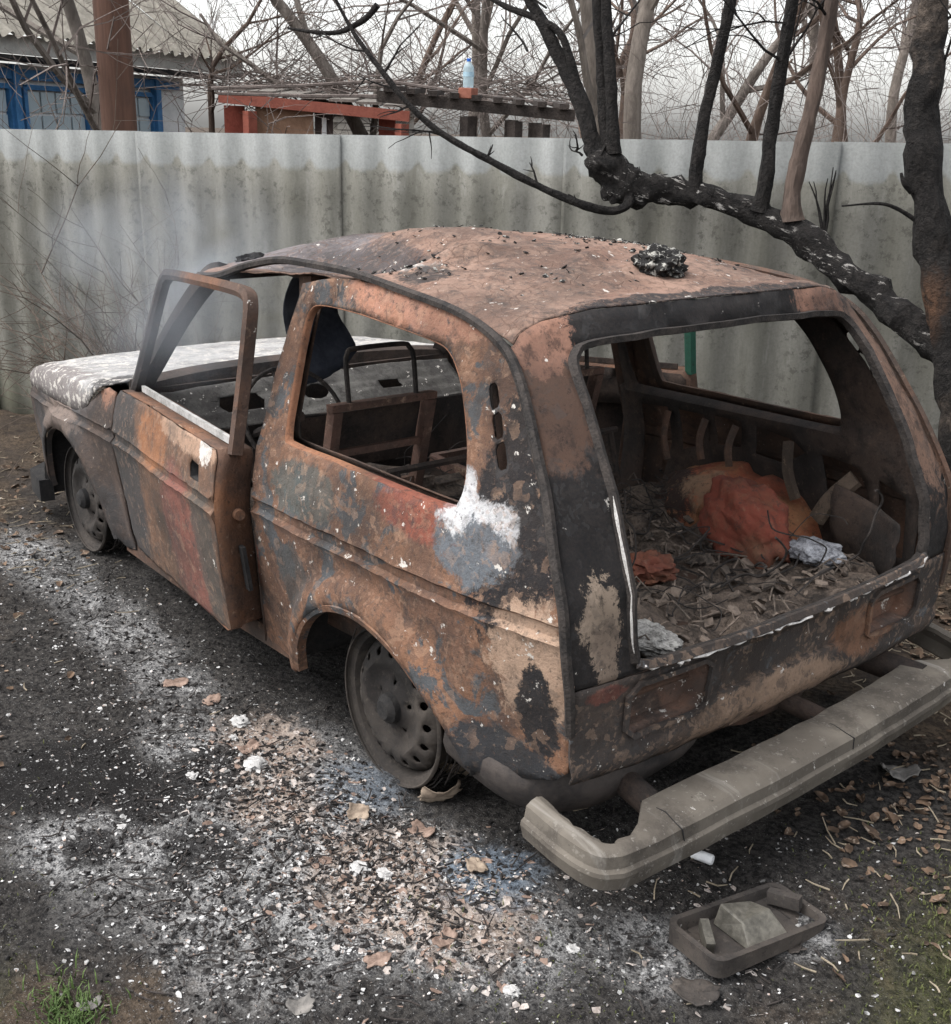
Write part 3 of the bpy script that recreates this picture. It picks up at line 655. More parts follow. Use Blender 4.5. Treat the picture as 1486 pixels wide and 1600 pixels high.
M_dseam = burnt('sooty_pillar', (0.012, 0.012, 0.013), (0.022, 0.020, 0.020), dark=(0.009, 0.009, 0.01), pale=(0.032, 0.029, 0.027), amt_pale=0.30, amt_dark=0.4, flakes=0.70, bump=0.3, grime=0.6, plates=0.3, blobs=(((-0.50, 0.64, 1.31), 0.14, (0.13, 0.075, 0.053), 0.4, 0.7, (1, 1, 0.8)), ((-0.40, 0.60, 1.45), 0.09, (0.26, 0.14, 0.10), 0.3, 0.9, (1, 0.9, 1)), ((-0.72, 0.675, 0.89), 0.055, (0.36, 0.28, 0.215), 0.2, 1.5, (1, 1, 0.6)), ((-0.72, 0.66, 0.81), 0.04, (0.30, 0.23, 0.18), 0.2, 1.6, (1, 1, 0.6)), ((-.44, -.45, 1.49), .09, (0.34, 0.18, 0.125), .5, 1.0, (1, .5, 1), .75), ((-.55, -.66, 1.2), .2, (0.20, 0.12, 0.085), .5, 1.0, (1, 1, .35), .8)))
M_tail = burnt('sooty_tail_panel', (0.05, 0.044, 0.042), (0.095, 0.07, 0.056), plates=0.45, amt_second=0.45, amt_pale=0.28, amt_dark=0.38, flakes=0.67, steel=(0.11, 0.12, 0.13), amt_steel=0.38, blobs=(((-0.74, -0.33, 0.62), 0.12, ORANGE, 0.4, 0.8, (1, 0.8, 1.4), 0.8), ((-0.73, 0.1, 0.52), 0.10, (0.30, 0.205, 0.145), 0.5, 0.9, (1, 0.25, 1.2), 0.8), ((-0.72, 0.66, 0.715), 0.035, (0.24, 0.075, 0.055), 0.5, 0.9, (1, 0.6, 1.6), 0.6), ((-0.73, 0.45, 0.6), 0.12, (0.05, 0.042, 0.04), 0.5, 0.8, (1, 1, 1), 0.7)))
M_door = burnt('burnt_door', (0.075, 0.053, 0.043), (0.14, 0.08, 0.053), plates=0.32, dark=(0.05, 0.048, 0.045), amt_second=0.52, amt_dark=0.36, amt_pale=0.25, flakes=0.70, scale=0.8, blobs=(
    ((1.6, 0.82, 0.85), 0.30, (0.045, 0.045, 0.047), 0.6, 0.5, (1.2, 1, 0.45), 0.9), ((0.95, 0.92, 0.65), 0.22, (0.20, 0.075, 0.062), 0.6, 0.5, (1.1, 1, 0.7), 0.7), ((1.2, 0.88, 0.95), 0.15, (0.30, 0.13, 0.06), 0.6, 0.5, (0.8, 1, 1.3), 0.7), ((0.75, 0.93, 0.68), 0.16, (0.075, 0.07, 0.062), 0.5, 0.6, (1.5, 1, 0.6), 0.8),
    ((0.85, 0.9, 1.03), 0.09, (0.42, 0.28, 0.20), 0.5, 1.0, (0.3, 1, 1.8), 0.7), ((0.70, 0.92, 1.02), 0.05, (0.60, 0.56, 0.52), 0.4, 1.4)))
M_doorin = burnt('rusty_door_edge', (0.20, 0.095, 0.052), (0.12, 0.07, 0.05), amt_dark=0.42, amt_pale=0.36, flakes=0.70)
M_frame = burnt('rusty_frame', (0.17, 0.085, 0.052), (0.09, 0.06, 0.048), amt_dark=0.42, amt_pale=0.36, flakes=0.71, blobs=(((1.5, 0.75, 1.25), 0.36, (0.035, 0.034, 0.036), 0.6, 0.4, (0.9, 1, 0.7), 0.92),))
M_fender = burnt('sooty_fender', (0.055, 0.053, 0.054), (0.105, 0.075, 0.062), amt_second=0.45, amt_dark=0.35, amt_pale=0.24, flakes=0.70, blobs=(((2.25, 0.8, 0.83), 0.14, (0.22, 0.17, 0.145), 0.6, 0.6, (0.5, 1, 1.6), 0.7), ((1.72, 0.75, 1.03), 0.10, (0.30, 0.16, 0.11), 0.5, 0.8)))
M_hood = burnt('ash_covered_bonnet', (0.27, 0.265, 0.26), (0.42, 0.415, 0.41), dark=(0.10, 0.095, 0.095), pale=(0.38, 0.34, 0.32), amt_dark=0.38, amt_pale=0.4, flakes=0.58, scale=2.0, soot=0.15, blobs=(((2.2, 0.76, 0.92), 0.20, (0.17, 0.15, 0.145), 0.5, 0.6, (0.2, 2.2, 1.6), 0.85), ((1.80, 0.72, 1.0), 0.13, (0.05, 0.048, 0.048), 0.5, 0.6, (1, 1, 1), 0.9)))
M_roofb = burnt('burnt_roof', (0.20, 0.118, 0.088), (0.265, 0.17, 0.13), dark=(0.04, 0.034, 0.032), pale=(0.35, 0.26, 0.205), amt_second=0.5, amt_dark=0.43, amt_pale=0.40, flakes=0.67, grime=.6, cracks=17, plates=0.22, blobs=(
    ((1.02, 0.36, 1.55), 0.25, (0.17, 0.16, 0.17), 0.5, 0.4, (0.9, 0.9, 0.6), 0.9), ((0.66, 0.43, 1.50), 0.26, (0.07, 0.064, 0.067), 0.5, 0.4, (0.72, 1.3, 0.6), 0.92), ((0.37, 0.33, 1.46), 0.15, (0.045, 0.04, 0.042), 0.5, 0.4, (0.9, 1.1, 0.5), 0.92), ((1.1, -0.1, 1.6), 0.16, (0.10, 0.085, 0.08), 0.5, 0.7, (0.9, 0.5, 0.5), 0.8), ((0.85, -0.15, 1.60), 0.16, (0.36, 0.16, 0.085), 0.5, 0.7, (1, 0.6, 0.6), 0.7), ((0.25, 0.47, 1.52), 0.07, (0.60, 0.59, 0.57), 0.5, 1.3, (0.6, 1, 1), 0.9),  # darkest blob, in the hollow: shadow under the fold put into the colour
    ((0.12, 0.52, 1.52), 0.08, (0.02, 0.02, 0.021), 0.4, 1.0, (0.8, 1, 1), 0.9), ((-0.44, 0.1, 1.52), 0.07, (0.016, 0.016, 0.018), 0.4, 1.0, (1, 0.11, 1), 0.95)))
M_inner = burnt('sooty_inner_metal', (0.026, 0.023, 0.022), (0.06, 0.042, 0.034), dark=(0.012, 0.011, 0.011), pale=(0.14, 0.095, 0.07), amt_dark=0.45, amt_pale=0.22, flakes=0.74)
M_innerr = burnt('rusty_inner_metal', (0.115, 0.065, 0.045), (0.06, 0.045, 0.038), amt_dark=0.42, amt_pale=0.26, flakes=0.72)
M_black = simple('soot_black', (0.012, 0.012, 0.013), (0.028, 0.026, 0.025), 14, 0.9)
M_rail = simple('charred_drip_rail', (0.016, 0.015, 0.015), (0.05, 0.042, 0.038), 18, 0.85, 0.8, 0.01)
M_wheelh = burnt('rust_red_wheelhouse', (0.33, 0.085, 0.045), (0.36, 0.17, 0.085), dark=(0.045, 0.035, 0.03), pale=(0.40, 0.26, 0.16), amt_second=0.5, amt_dark=0.30, amt_pale=0.3, flakes=0.72, blobs=(((0.24, -0.4, 0.75), 0.26, (0.02, 0.018, 0.017), 0.5, 0.6, (1, 0.8, 1), 0.95), ((-0.05, -0.5, 0.88), 0.13, (0.30, 0.19, 0.12), 0.6, 0.8, (0.6, 1, 1), 0.8)))
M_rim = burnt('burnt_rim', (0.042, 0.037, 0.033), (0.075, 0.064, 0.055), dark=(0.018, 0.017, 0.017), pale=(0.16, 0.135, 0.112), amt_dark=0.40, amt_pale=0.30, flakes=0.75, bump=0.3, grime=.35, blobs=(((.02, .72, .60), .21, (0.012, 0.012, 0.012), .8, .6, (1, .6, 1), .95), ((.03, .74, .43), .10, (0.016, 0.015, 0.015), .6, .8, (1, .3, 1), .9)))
M_ashwhite = simple('white_ash_edge', (0.42, 0.40, 0.38), (0.68, 0.66, 0.64), 26, 0.95, 0.9, 0.01)
M_green = burnt('remaining_green_paint', GREENP, (0.02, 0.085, 0.058), dark=(0.02, 0.02, 0.02), pale=(0.05, 0.07, 0.06), amt_dark=0.3, amt_pale=0.2, flakes=0.78)
M_dashm = burnt('grey_dashboard_steel', (0.06, 0.058, 0.056), (0.11, 0.107, 0.10), dark=(0.022, 0.02, 0.02), pale=(0.19, 0.18, 0.168), amt_dark=0.42, amt_pale=0.36, flakes=0.66, scale=2.0)

# ---- rear quarter panels with window, vents and arch
QO = [(0.66, 0.385), (0.615, 0.55), (0.585, 0.75), (0.573, 0.92), (0.585, 1.04), (0.578, 1.13), (0.575, 1.29), (0.552, 1.44), (0.545, 1.50), (0.40, 1.525), (0.29, 1.53), (0.04, 1.52), (-0.17, 1.495), (-0.30, 1.465), (-0.386, 1.425), (-0.44, 1.375), (-0.486, 1.315), (-0.545, 1.225), (-0.598, 1.143), (-0.655, 1.03), (-0.697, 0.934), (-0.712, 0.83), (-0.717, 0.73), (-0.712, 0.62), (-0.695, 0.53), (-0.66, 0.50), (-0.60, 0.475), (-0.462, 0.435)]
ARCH = [tuple(p)[:2] for p in catmull([(-.415, .445, 0), (-.386, .50, 0), (-.326, .563, 0), (-.19, .662, 0), (-.055, .706, 0), (.067, .707, 0), (.19, .669, 0), (.296, .594, 0), (.367, .497, 0), (.402, .396, 0)], 5)]
QO = QO + ARCH + [(0.42, 0.375), (0.55, 0.372)]
WIN = [tuple(p)[:2] for p in catmull([(.446, 1.095, 0), (.468, 1.233, 0), (.484, 1.385, 0), (.468, 1.438, 0), (.41, 1.453, 0), (.25, 1.450, 0), (.11, 1.440, 0), (-.115, 1.420, 0), (-.19, 1.401, 0), (-.245, 1.355, 0), (-.285, 1.30, 0), (-.335, 1.206, 0), (-.357, 1.123, 0), (-.35, 1.085, 0), (-.318, 1.066, 0), (-.053, 1.067, 0), (.193, 1.072, 0), (.40, 1.074, 0)], 4, True)]
VENT = []
for k in range(3):
    c0 = np.array((-0.362, 1.352)) + np.array((-0.098, -0.178)) * (k * 0.345); ax = np.array((-0.098, -0.178)) / 0.2032; w_ = np.array((-0.876, 0.482)) * 0.0145
    e = c0 + ax * 0.055
    VENT.append([tuple(c0 + w_ * 0.6 - ax * .003), tuple(c0 - w_ * 0.6 - ax * .003), tuple(c0 - w_ + ax * .008), tuple(e - w_ - ax * .008), tuple(e - w_ * .6 + ax * .002), tuple(e + w_ * .6 + ax * .002), tuple(e + w_ - ax * .008), tuple(c0 + w_ + ax * .008)])
def loop3(pts, s, off): return [sp(x, z, s, off) for x, z in pts]
for s in (1, -1):
    qp = panel('quarter_panel', QO, [WIN] + VENT, side(s), M_quarter if s > 0 else M_innerr, car, 0.022, 0.006, flip=(s < 0), rows=CR)
    # rolled rim of the window opening, folded inwards
    mb = MB(); n = len(WIN); c = np.mean(WIN, 0)
    for k in range(n):
        pass
    o1 = loop3(WIN, s, 0.006); o2 = [sp(x + (c[0] - x) * 0.006, z + (c[1] - z) * 0.012, s, -0.004) for x, z in WIN]; o3 = [sp(x + (c[0] - x) * 0.010, z + (c[1] - z) * 0.02, s, -0.016) for x, z in WIN]; o4 = [sp(x - (c[0] - x) * 0.05, z - (c[1] - z) * 0.09, s, -0.018) for x, z in WIN]
    V = o1 + o2 + o3 + o4; F = []
    for a in range(3):
        for k in range(n): F.append((a * n + k, a * n + (k + 1) % n, (a + 1) * n + (k + 1) % n, (a + 1) * n + k))
    wmat = burnt('rusty_window_rim', (0.21, 0.10, 0.06), (0.27, 0.125, 0.07), amt_dark=0.36, amt_pale=0.35, flakes=0.71, blobs=(((-0.36, 0.76, 1.08), 0.06, (0.6, 0.6, 0.6), 0.4, 1.2), ((-0.15, .76, 1.06), 0.12, (0.21, 0.06, 0.04), .5, .8, (.6, 1, 2), .8))) if s > 0 else M_innerr
    mb.add(V, F).build('window_frame', wmat, qp, solid=0.003)
    # flare lip of the arch
    lip = [sp(x, z, s, 0.030) for x, z in ARCH]; mb = MB().sweep(lip, [(-.016, -.022), (.010, -.022), (.014, .002), (.004, .012), (-.014, .006)], (0, s, 0)); mb.build('arch_lip', M_quarter if s > 0 else M_inner, qp)
    # inner skin behind the pillars (dark cavity wall)
    def inn(x, z, s=s): return (x, s * (Ys(x, z) - 0.075 - (0.03 if z < 1.05 else 0)), z)
    IH = [[(0.47, 1.0), (0.34, 1.01), (0.33, .88), (.36, .72), (0.46, .70)], [(0.29, 1.01), (0.17, 1.01), (0.18, .90), (.28, .86)], [(0.13, 1.015), (0.01, 1.015), (.02, .92), (.12, .91)], [(-.05, 1.01), (-.19, .99), (-.24, .955), (-.15, .90), (-.04, .91)], [(-.30, .965), (-.44, .95), (-.49, .86), (-.43, .76), (-.34, .80)], [(-.52, .93), (-.62, .90), (-.64, .72), (-.53, .69)]]
    IO = [(0.57, 0.5), (0.57, 1.05), (0.572, 1.06), (0.56, 1.44), (.55, 1.478), (0.28, 1.50), (-0.17, 1.47), (-.37, 1.40), (-0.47, 1.29), (-0.58, 1.12), (-0.67, 0.92), (-0.68, .70), (-0.66, .55)]
    iw = [(x + (c[0] - x) * -0.02 + (.055 if x > .40 else 0), z + (c[1] - z) * -0.05) for x, z in WIN]
    panel('inner_side_panel', IO, [iw] + IH, inn, M_inner if s < 0 else M_innerr, car, 0.04, 0.004, flip=(s > 0))
    # cap of the B pillar edge
    pe = [(0.66, 0.385), (0.615, 0.55), (0.585, 0.75), (0.573, 0.92), (0.585, 1.04), (0.578, 1.13), (0.575, 1.29), (0.552, 1.44)]
    mb = MB(); A_ = [sp(x, z, s, 0.004) for x, z in pe]; B_ = [sp(x + 0.01, z, s, -0.05) for x, z in pe]; C_ = [sp(x + 0.03, z, s, -0.075) for x, z in pe]
    nn = len(pe); mb.add(A_ + B_ + C_, [(a * nn + k, a * nn + k + 1, (a + 1) * nn + k + 1, (a + 1) * nn + k) for a in range(2) for k in range(nn - 1)]); mb.build('pillar', M_innerr, car, solid=0.004)
    # drip rail / body seam, buckled upwards at the front on the left
    rail = ([(1.20, 1.475), (1.065, 1.485), (0.9, 1.525), (0.709, 1.555), (0.52, 1.556), (0.29, 1.548)] if s > 0 else [(1.20, 1.475), (0.9, 1.505), (0.6, 1.525), (0.29, 1.535)]) + [(0.04, 1.523), (-0.17, 1.499), (-0.30, 1.468), (-0.386, 1.428), (-0.44, 1.378), (-0.486, 1.318), (-0.545, 1.228), (-0.598, 1.145), (-0.655, 1.032), (-0.699, 0.934), (-0.715, 0.83), (-0.72, 0.73), (-.715, .64)]
    rp = catmull([sp(x, z, s, 0.010) for x, z in rail], 5)
    MB().sweep(rp, [(-.009, -.008), (.009, -.010), (.011, .006), (0.0, .012), (-.010, .006)], (0, s, 0.4)).build('drip_rail', M_rail if s > 0 else M_innerr, car)

# ---- rear end: surface x = XR(y, z)
_rz = [0.42, 0.5, .62, .73, .80, .934, 1.143, 1.315, 1.433, 1.475, 1.51]; _rx = [-.64, -.70, -.712, -.717, -.714, -.697, -.598, -.486, -.386, -.36, -.34]
def XR(y, z):
    xs = float(np.interp(z, _rz, _rx)); yw = Ys(xs, z); q = min(1, abs(y) / yw)
    bulge = float(np.interp(z, [.45, .75, .95, 1.43, 1.51], [.02, .035, .045, .095, .11])); e = 1 - q ** 3.2
    return xs - bulge * e, yw
def rear(y, z, off=0.0):
    x, yw = XR(y, z); x += 0.003 * nz(y, 1, z, 14, 2)
    return (x - off + 0.006 * nz(y, 5, z, 3, 2) * (z < 0.75), y, z + 0.003 * nz(y, 9, z, 16, 2))
RO = [(sg * Ys(float(np.interp(z, _rz, _rx)), z) - sg * 0.001, z) for sg, zz in ((1, (.50, .56, .64, .73, .83, .934, 1.03, 1.143, 1.225, 1.315, 1.375, 1.415, 1.437)), (-1, (1.437, 1.415, 1.375, 1.315, 1.225, 1.143, 1.03, .934, .83, .73, .64, .56, .50))) for z in zz]
RO = RO[:13] + [(0.648, 1.443), (0.63, 1.461), (0.60, 1.476), (0.57, 1.488), (0.45, 1.508), (0.2, 1.515), (-0.2, 1.515), (-.45, 1.508), (-.57, 1.488), (-.60, 1.476), (-.63, 1.461), (-.648, 1.443)] + RO[13:] + [(-0.4, 0.485), (0, 0.48), (0.4, 0.485)]
AP = [tuple(p)[:2] for p in catmull([(0.585, .80, 0), (0.592, .90, 0), (0.58, 1.05, 0), (0.565, 1.22, 0), (0.548, 1.36, 0), (0.525, 1.415, 0), (0.46, 1.437, 0), (0.2, 1.448, 0), (-0.2, 1.448, 0), (-0.46, 1.437, 0), (-0.525, 1.415, 0), (-0.548, 1.36, 0), (-0.565, 1.22, 0), (-0.58, 1.05, 0), (-0.592, .90, 0), (-0.585, .80, 0), (-0.55, .768, 0), (-0.3, .757, 0), (0, .755, 0), (0.3, .757, 0), (0.55, .768, 0)], 4, True)]
LAMPL = [(0.60, .69), (0.57, .72), (0.36, .72), (0.33, .70), (0.335, .60), (0.36, .585), (0.57, .585), (0.60, .61)]
LAMPR = [(-a, b) for a, b in LAMPL]
# upper frame (D pillars + header) and lower tail panel as two parts
zsplit = 0.745
UP = [p for p in RO if p[1] > zsplit]
up_out = [(Ys(-.716, zsplit) - 0.001, zsplit)] + UP + [(-Ys(-.716, zsplit) + 0.001, zsplit)]
tg = panel('tailgate_frame', up_out, [AP], rear, M_dseam, car, 0.025, 0.006, flip=True)
lo_out = [(-Ys(-.716, zsplit) + 0.001, zsplit - .003), (Ys(-.716, zsplit) - 0.001, zsplit - .003)]
LOW = [p for p in RO if p[1] < zsplit]
lo_poly = [lo_out[1], (.752, .73), (.755, .64), (.75, .56), (.735, .50), (0.4, .478), (0, .47), (-.4, .478), (-.735, .50), (-.75, .56), (-.755, .64), (-.752, .73), lo_out[0]]
PLATE = [(0.27, .715), (-0.22, .715), (-0.24, .60), (0.29, .60)]
tp = panel('tail_panel', lo_poly, [LAMPL, LAMPR, PLATE], lambda y, z: rear(y, z, 0.004 + 0.012 * max(0, math.sin((z - .50) / .07 * math.pi)) * (z < .57)), M_tail, car, 0.022, 0.006, flip=True)
def recess(name, poly, depth, mat, par, shrink=0.86):
    poly = dens(poly, 0.03); n = len(poly); c = np.mean(poly, 0)
    a = [Vector(rear(y, z, 0.004)) for y, z in poly]; b = [Vector(rear(c[0] + (y - c[0]) * shrink, c[1] + (z - c[1]) * shrink, -depth)) for y, z in poly]
    mb = MB().add(a + b, [(k, (k + 1) % n, n + (k + 1) % n, n + k) for k in range(n)] + [tuple(range(n, 2 * n))])
    return mb.build(name, mat, par, solid=0.003)
M_lamp = burnt('burnt_lamp_cavity', (0.10, 0.075, 0.065), (0.17, 0.09, 0.06), amt_dark=0.45, amt_pale=0.36, flakes=0.63)
recess('lamp_recess', LAMPL, 0.05, M_lamp, tp); recess('lamp_recess', LAMPR, 0.05, M_lamp, tp); recess('plate_recess', PLATE, 0.012, M_tail, tp, 0.95)
# raised lamp rim and lower pressing
for poly in (LAMPL, LAMPR):
    MB().sweep([Vector(rear(y, z, 0.008)) for y, z in dens(poly, .03)], [(-.006, -.004), (.006, -.004), (.006, .006), (-.006, .006)], (-1, 0, 0), closed=True).build('lamp_rim', M_tail, tp)
# aperture flange with ashy rubber remains
fl = [Vector(rear(y, z, 0.006)) for y, z in AP]
MB().sweep(fl, [(-.014, -.016), (.006, -.016), (.008, .006), (-.006, .012)], [(-1, 0, 0.35)] * len(fl), closed=True).build('aperture_flange', M_rail, tg)
sill = [p for p in AP if p[1] < 0.785]; sill.sort(key=lambda p: p[0])
MB().sweep([Vector(rear(y, z - 0.002, 0.012)) + Vector((-.004, 0, 0.004)) for y, z in sill], [(-.016, -.008), (.004, -.008), (.008, .0), (.003, .007), (-.014, .006)], (-1, 0, 0.6)).build('sill_flange', M_tail, tg)
rb = random.Random(9)
ashm = MB()
for seg in range(13):
    y0 = -0.58 + seg * 0.092 + rb.uniform(-.02, .02); y1 = y0 + rb.uniform(0.03, .10); pts = [Vector(rear(min(y, .575), np.interp(abs(min(y, .575)), [0, .3, .55, .585], [.755, .757, .768, .79]) - 0.012 + rb.uniform(-.003, .004), 0.024)) for y in np.linspace(y0, y1, 5)]
    ashm.tube(pts, [rb.uniform(.002, .006) for _ in pts], 5)
pts = [Vector(rear(y + 0.006, z, 0.010)) for y, z in AP if y > 0.55 and 0.79 < z < 1.16]
ashm.tube(pts, [0.003 + 0.003 * rb.random() for _ in pts], 5)
tag(ashm.build('rubber_ash', M_ashwhite, tg), kind='stuff')

# ---- roof, sagged and buckled
def roofz(x, y):
    e = float(np.interp(x, [-.44, -.386, -.30, -.17, .04, .29, .52, .71, .9, 1.22], [1.40, 1.430, 1.465, 1.496, 1.521, 1.540, 1.545, 1.540, 1.515, 1.478] if y > 0 else [1.40, 1.430, 1.465, 1.495, 1.518, 1.53, 1.528, 1.52, 1.51, 1.478])); yw = Ys(x, e)
    q = min(1, abs(y) / yw); crown = float(np.interp(x, [-.42, -.1, .3, .8, 1.1, 1.22], [.055, .080, .092, .10, .105, .09]))
    z = e + crown * (1 - q ** 2.3)
    # collapse near the left front: the sheet drops away from the rail
    g = math.exp(-((x - 0.66) / .36) ** 2 - ((y - 0.43) / 0.15) ** 2); z -= 0.115 * g
    g2 = math.exp(-((x - 0.36) / .13) ** 2 - ((y - 0.33) / 0.11) ** 2); z -= 0.10 * g2
    g3 = math.exp(-((x - 0.17 - 0.35 * (y - .4)) / .045) ** 2 - ((y - 0.38) / 0.13) ** 2); z += 0.05 * g3
    # diagonal ridge towards the rear
    d = (x + 0.06) + 0.55 * (y - 0.1); z += 0.016 * math.exp(-(d / .035) ** 2) * math.exp(-((y - .1) / .35) ** 2)
    d2 = (x + 0.20) + 0.35 * (y - 0.1); z += 0.010 * math.exp(-(d2 / .03) ** 2) * math.exp(-((y - .05) / .4) ** 2)
    z += 0.008 * nz(x, y, 1.0, 3.5, 3) + 0.003 * nz(x, y, 2.0, 20, 2)
    return z
nu, nv = 84, 70; P = []
_ty = [0, .2, .45, .57, .60, .63, .648, .655]; _tz = [1.517, 1.516, 1.509, 1.489, 1.477, 1.462, 1.444, 1.436]
for j in range(nv):
    t_ = -1 + 2 * j / (nv - 1); fy = math.sin(t_ * math.pi / 2 * 0.9) / math.sin(math.pi / 2 * 0.9)
    zb = float(np.interp(abs(fy) * 0.652, _ty, _tz)); xb = XR(fy * 0.652, zb)[0]
    for i in range(nu):
        b = i / (nu - 1); xx = xb + (1.23 - xb) * b ** 1.25; yw = Ys(xx, float(np.interp(xx, [-.4, -.2, .3, 1.2], [1.44, 1.49, 1.53, 1.48]))) - 0.002; yr = Ys(xb, zb) - .001; k_ = math.exp(-(xx - xb) / .05); y = fy * (yw * (1 - k_) + min(yr, .652) * k_)
        z = roofz(xx, y); k2 = math.exp(-((xx - xb) / .10) ** 1.5); z = z + (zb + .003 - roofz(xb, y)) * k2
        P.append((xx, y, z))
MB().add(P, [(j * nu + i, j * nu + i + 1, (j + 1) * nu + i + 1, (j + 1) * nu + i) for j in range(nv - 1) for i in range(nu - 1)]).build('roof', M_roofb, car, solid=0.004, offset=-1)
# roof bows underneath
for x in (0.15, 0.55):
    MB().sweep([(x, y, roofz(x, y) - 0.03 - (0.02 if x > .4 else 0)) for y in np.linspace(-.6, .6, 14)], [(-.03, -.008), (.03, -.008), (.03, .008), (-.03, .008)]).build('roof_bow', M_inner, car)

# ---- windscreen frame and pillars
for s in (1, -1):
    MB().sweep(catmull([(1.70, s * .70, 1.02), (1.62, s * .675, 1.11), (1.42, s * .625, 1.33), (1.27, s * .59, 1.46), (1.20, s * .57, 1.485)], 5), [(-.03, -.025), (.03, -.03), (.034, .02), (-.02, .03)], (0.4, s, 0.3)).build('windscreen_pillar', M_inner, car)
MB().sweep(catmull([(1.22, .59, 1.475), (1.235, .3, 1.475), (1.24, 0, 1.475), (1.235, -.3, 1.482), (1.22, -.59, 1.475)], 6), [(-.045, -.018), (.035, -.018), (.035, .015), (-.045, .02)]).build('windscreen_header', M_inner, car)
MB().sweep(catmull([(0.62, .60, 1.485), (0.64, .3, 1.47), (0.66, .05, 1.465)], 6), [(-.03, -.03), (.03, -.03), (.03, .03), (-.03, .03)]).build('hanging_rail', M_innerr, car)
# torn sheet hanging below the roof
P = []; nu, nv = 12, 12
for j in range(nv):
    for i in range(nu):
        a = i / (nu - 1); b = j / (nv - 1); P.append((1.20 + 0.06 * math.sin(b * 3) + 0.02 * nz(a, b, 1, 4), 0.30 - 0.22 * a + 0.03 * math.sin(b * 5), 1.465 - 0.40 * b * (1 - 0.25 * a * a)))
MB().add(P, [(j * nu + i, j * nu + i + 1, (j + 1) * nu + i + 1, (j + 1) * nu + i) for j in range(nv - 1) for i in range(nu - 1)]).build('hanging_sheet', simple('blue_black_sheet', (0.022, 0.026, 0.038), (0.045, 0.05, 0.065), 7), car, solid=0.003)
# cowl
MB().sweep(catmull([(1.70, .70, 1.035), (1.735, .4, 1.055), (1.745, 0, 1.06), (1.735, -.4, 1.055), (1.70, -.70, 1.035)], 6), [(-.07, -.05), (.06, -.04), (.05, .012), (-.06, .016)]).build('cowl', M_inner, car)

# ---- bonnet
P = []; nu, nv = 40, 50
for j in range(nv):
    t_ = -1 + 2 * j / (nv - 1); a = abs(t_); sg = 1 if t_ > 0 else -1
    for i in range(nu):
        b = i / (nu - 1); yw = Ys(1.76 + 1.04 * b, .93) + .004
        xcut = 1.76 + 0.0 * a; x = xcut + (2.80 - 0.03 * a ** 2 - xcut) * b
        top = 1.055 - 0.055 * b - 0.035 * max(0, b - .85) / .15 * max(0, b - .85) / .15
        if a < 0.84: y = a / 0.84 * (yw - 0.05); z = top - 0.012 * (a / .84) ** 2
        else:
            q = (a - 0.84) / 0.16; dp = top - .012 - np.interp(b, [0, .05, .16, .28, 1], [1.03, 1.01, .935, .893, .880]); y = yw - 0.05 + 0.05 * math.sin(min(1, q * 2.2) * math.pi / 2); z = top - 0.012 - dp * q ** 1.5
        z += 0.004 * nz(x, t_, 3, 3, 3) + 0.002 * nz(x, t_ * 2, 5, 14, 2)
        P.append((x, sg * y, z))
MB().add(P, [(j * nu + i, j * nu + i + 1, (j + 1) * nu + i + 1, (j + 1) * nu + i) for j in range(nv - 1) for i in range(nu - 1)]).build('bonnet', M_hood, car, solid=0.005, offset=-1)

# ---- front wings
FAR = [tuple(p)[:2] for p in catmull([(1.80, .43, 0), (1.815, .50, 0), (1.87, .62, 0), (1.98, .735, 0), (2.10, .79, 0), (2.2, .80, 0), (2.32, .785, 0), (2.45, .72, 0), (2.54, .62, 0), (2.585, .52, 0), (2.60, .46, 0)], 4)]
FO = FAR + [(2.66, .45), (2.72, .50), (2.745, .70), (2.75, .885), (2.5, .89), (2.2, .895), (2.03, .90), (1.90, .94), (1.80, 1.01), (1.72, 1.035), (1.65, 1.03), (1.645, .8), (1.655, .6), (1.67, .41), (1.74, .40)]
for s in (1, -1):
    fp = panel('front_wing', FO, [], side(s), M_fender, car, 0.03, 0.006, flip=(s < 0), rows=CR)
    MB().sweep([sp(x, z, s, 0.022) for x, z in FAR], [(-.010, -.010), (.010, -.010), (.012, .004), (-.008, .012)], (0, s, 0)).build('arch_lip', M_fender, fp)
# grille panel with headlamp holes (seen only edge-on)
gp_o = [(-.72, .50), (.72, .50), (.715, .95), (.4, .965), (-.4, .965), (-.715, .95)]
circ = lambda cy, cz, r, n=20: [(cy + r * math.cos(6.2832 * k / n), cz + r * math.sin(6.2832 * k / n)) for k in range(n)]
panel('grille_panel', gp_o, [circ(.52, .80, .09), circ(-.52, .80, .09), [(-.33, .70), (.33, .70), (.33, .88), (-.33, .88)]], lambda y, z: (2.765 - 0.03 * abs(y) ** 2, y, z), M_fender, car, 0.05, 0.01, flip=False)
MB().sweep([(2.60, .80, .44), (2.78, .78, .45), (2.86, .70, .45), (2.87, 0, .45), (2.86, -.70, .45), (2.78, -.78, .45), (2.60, -.80, .44)], [(-.03, -.05), (.03, -.05), (.03, .05), (-.03, .05)]).build('front_bumper', M_black, car)

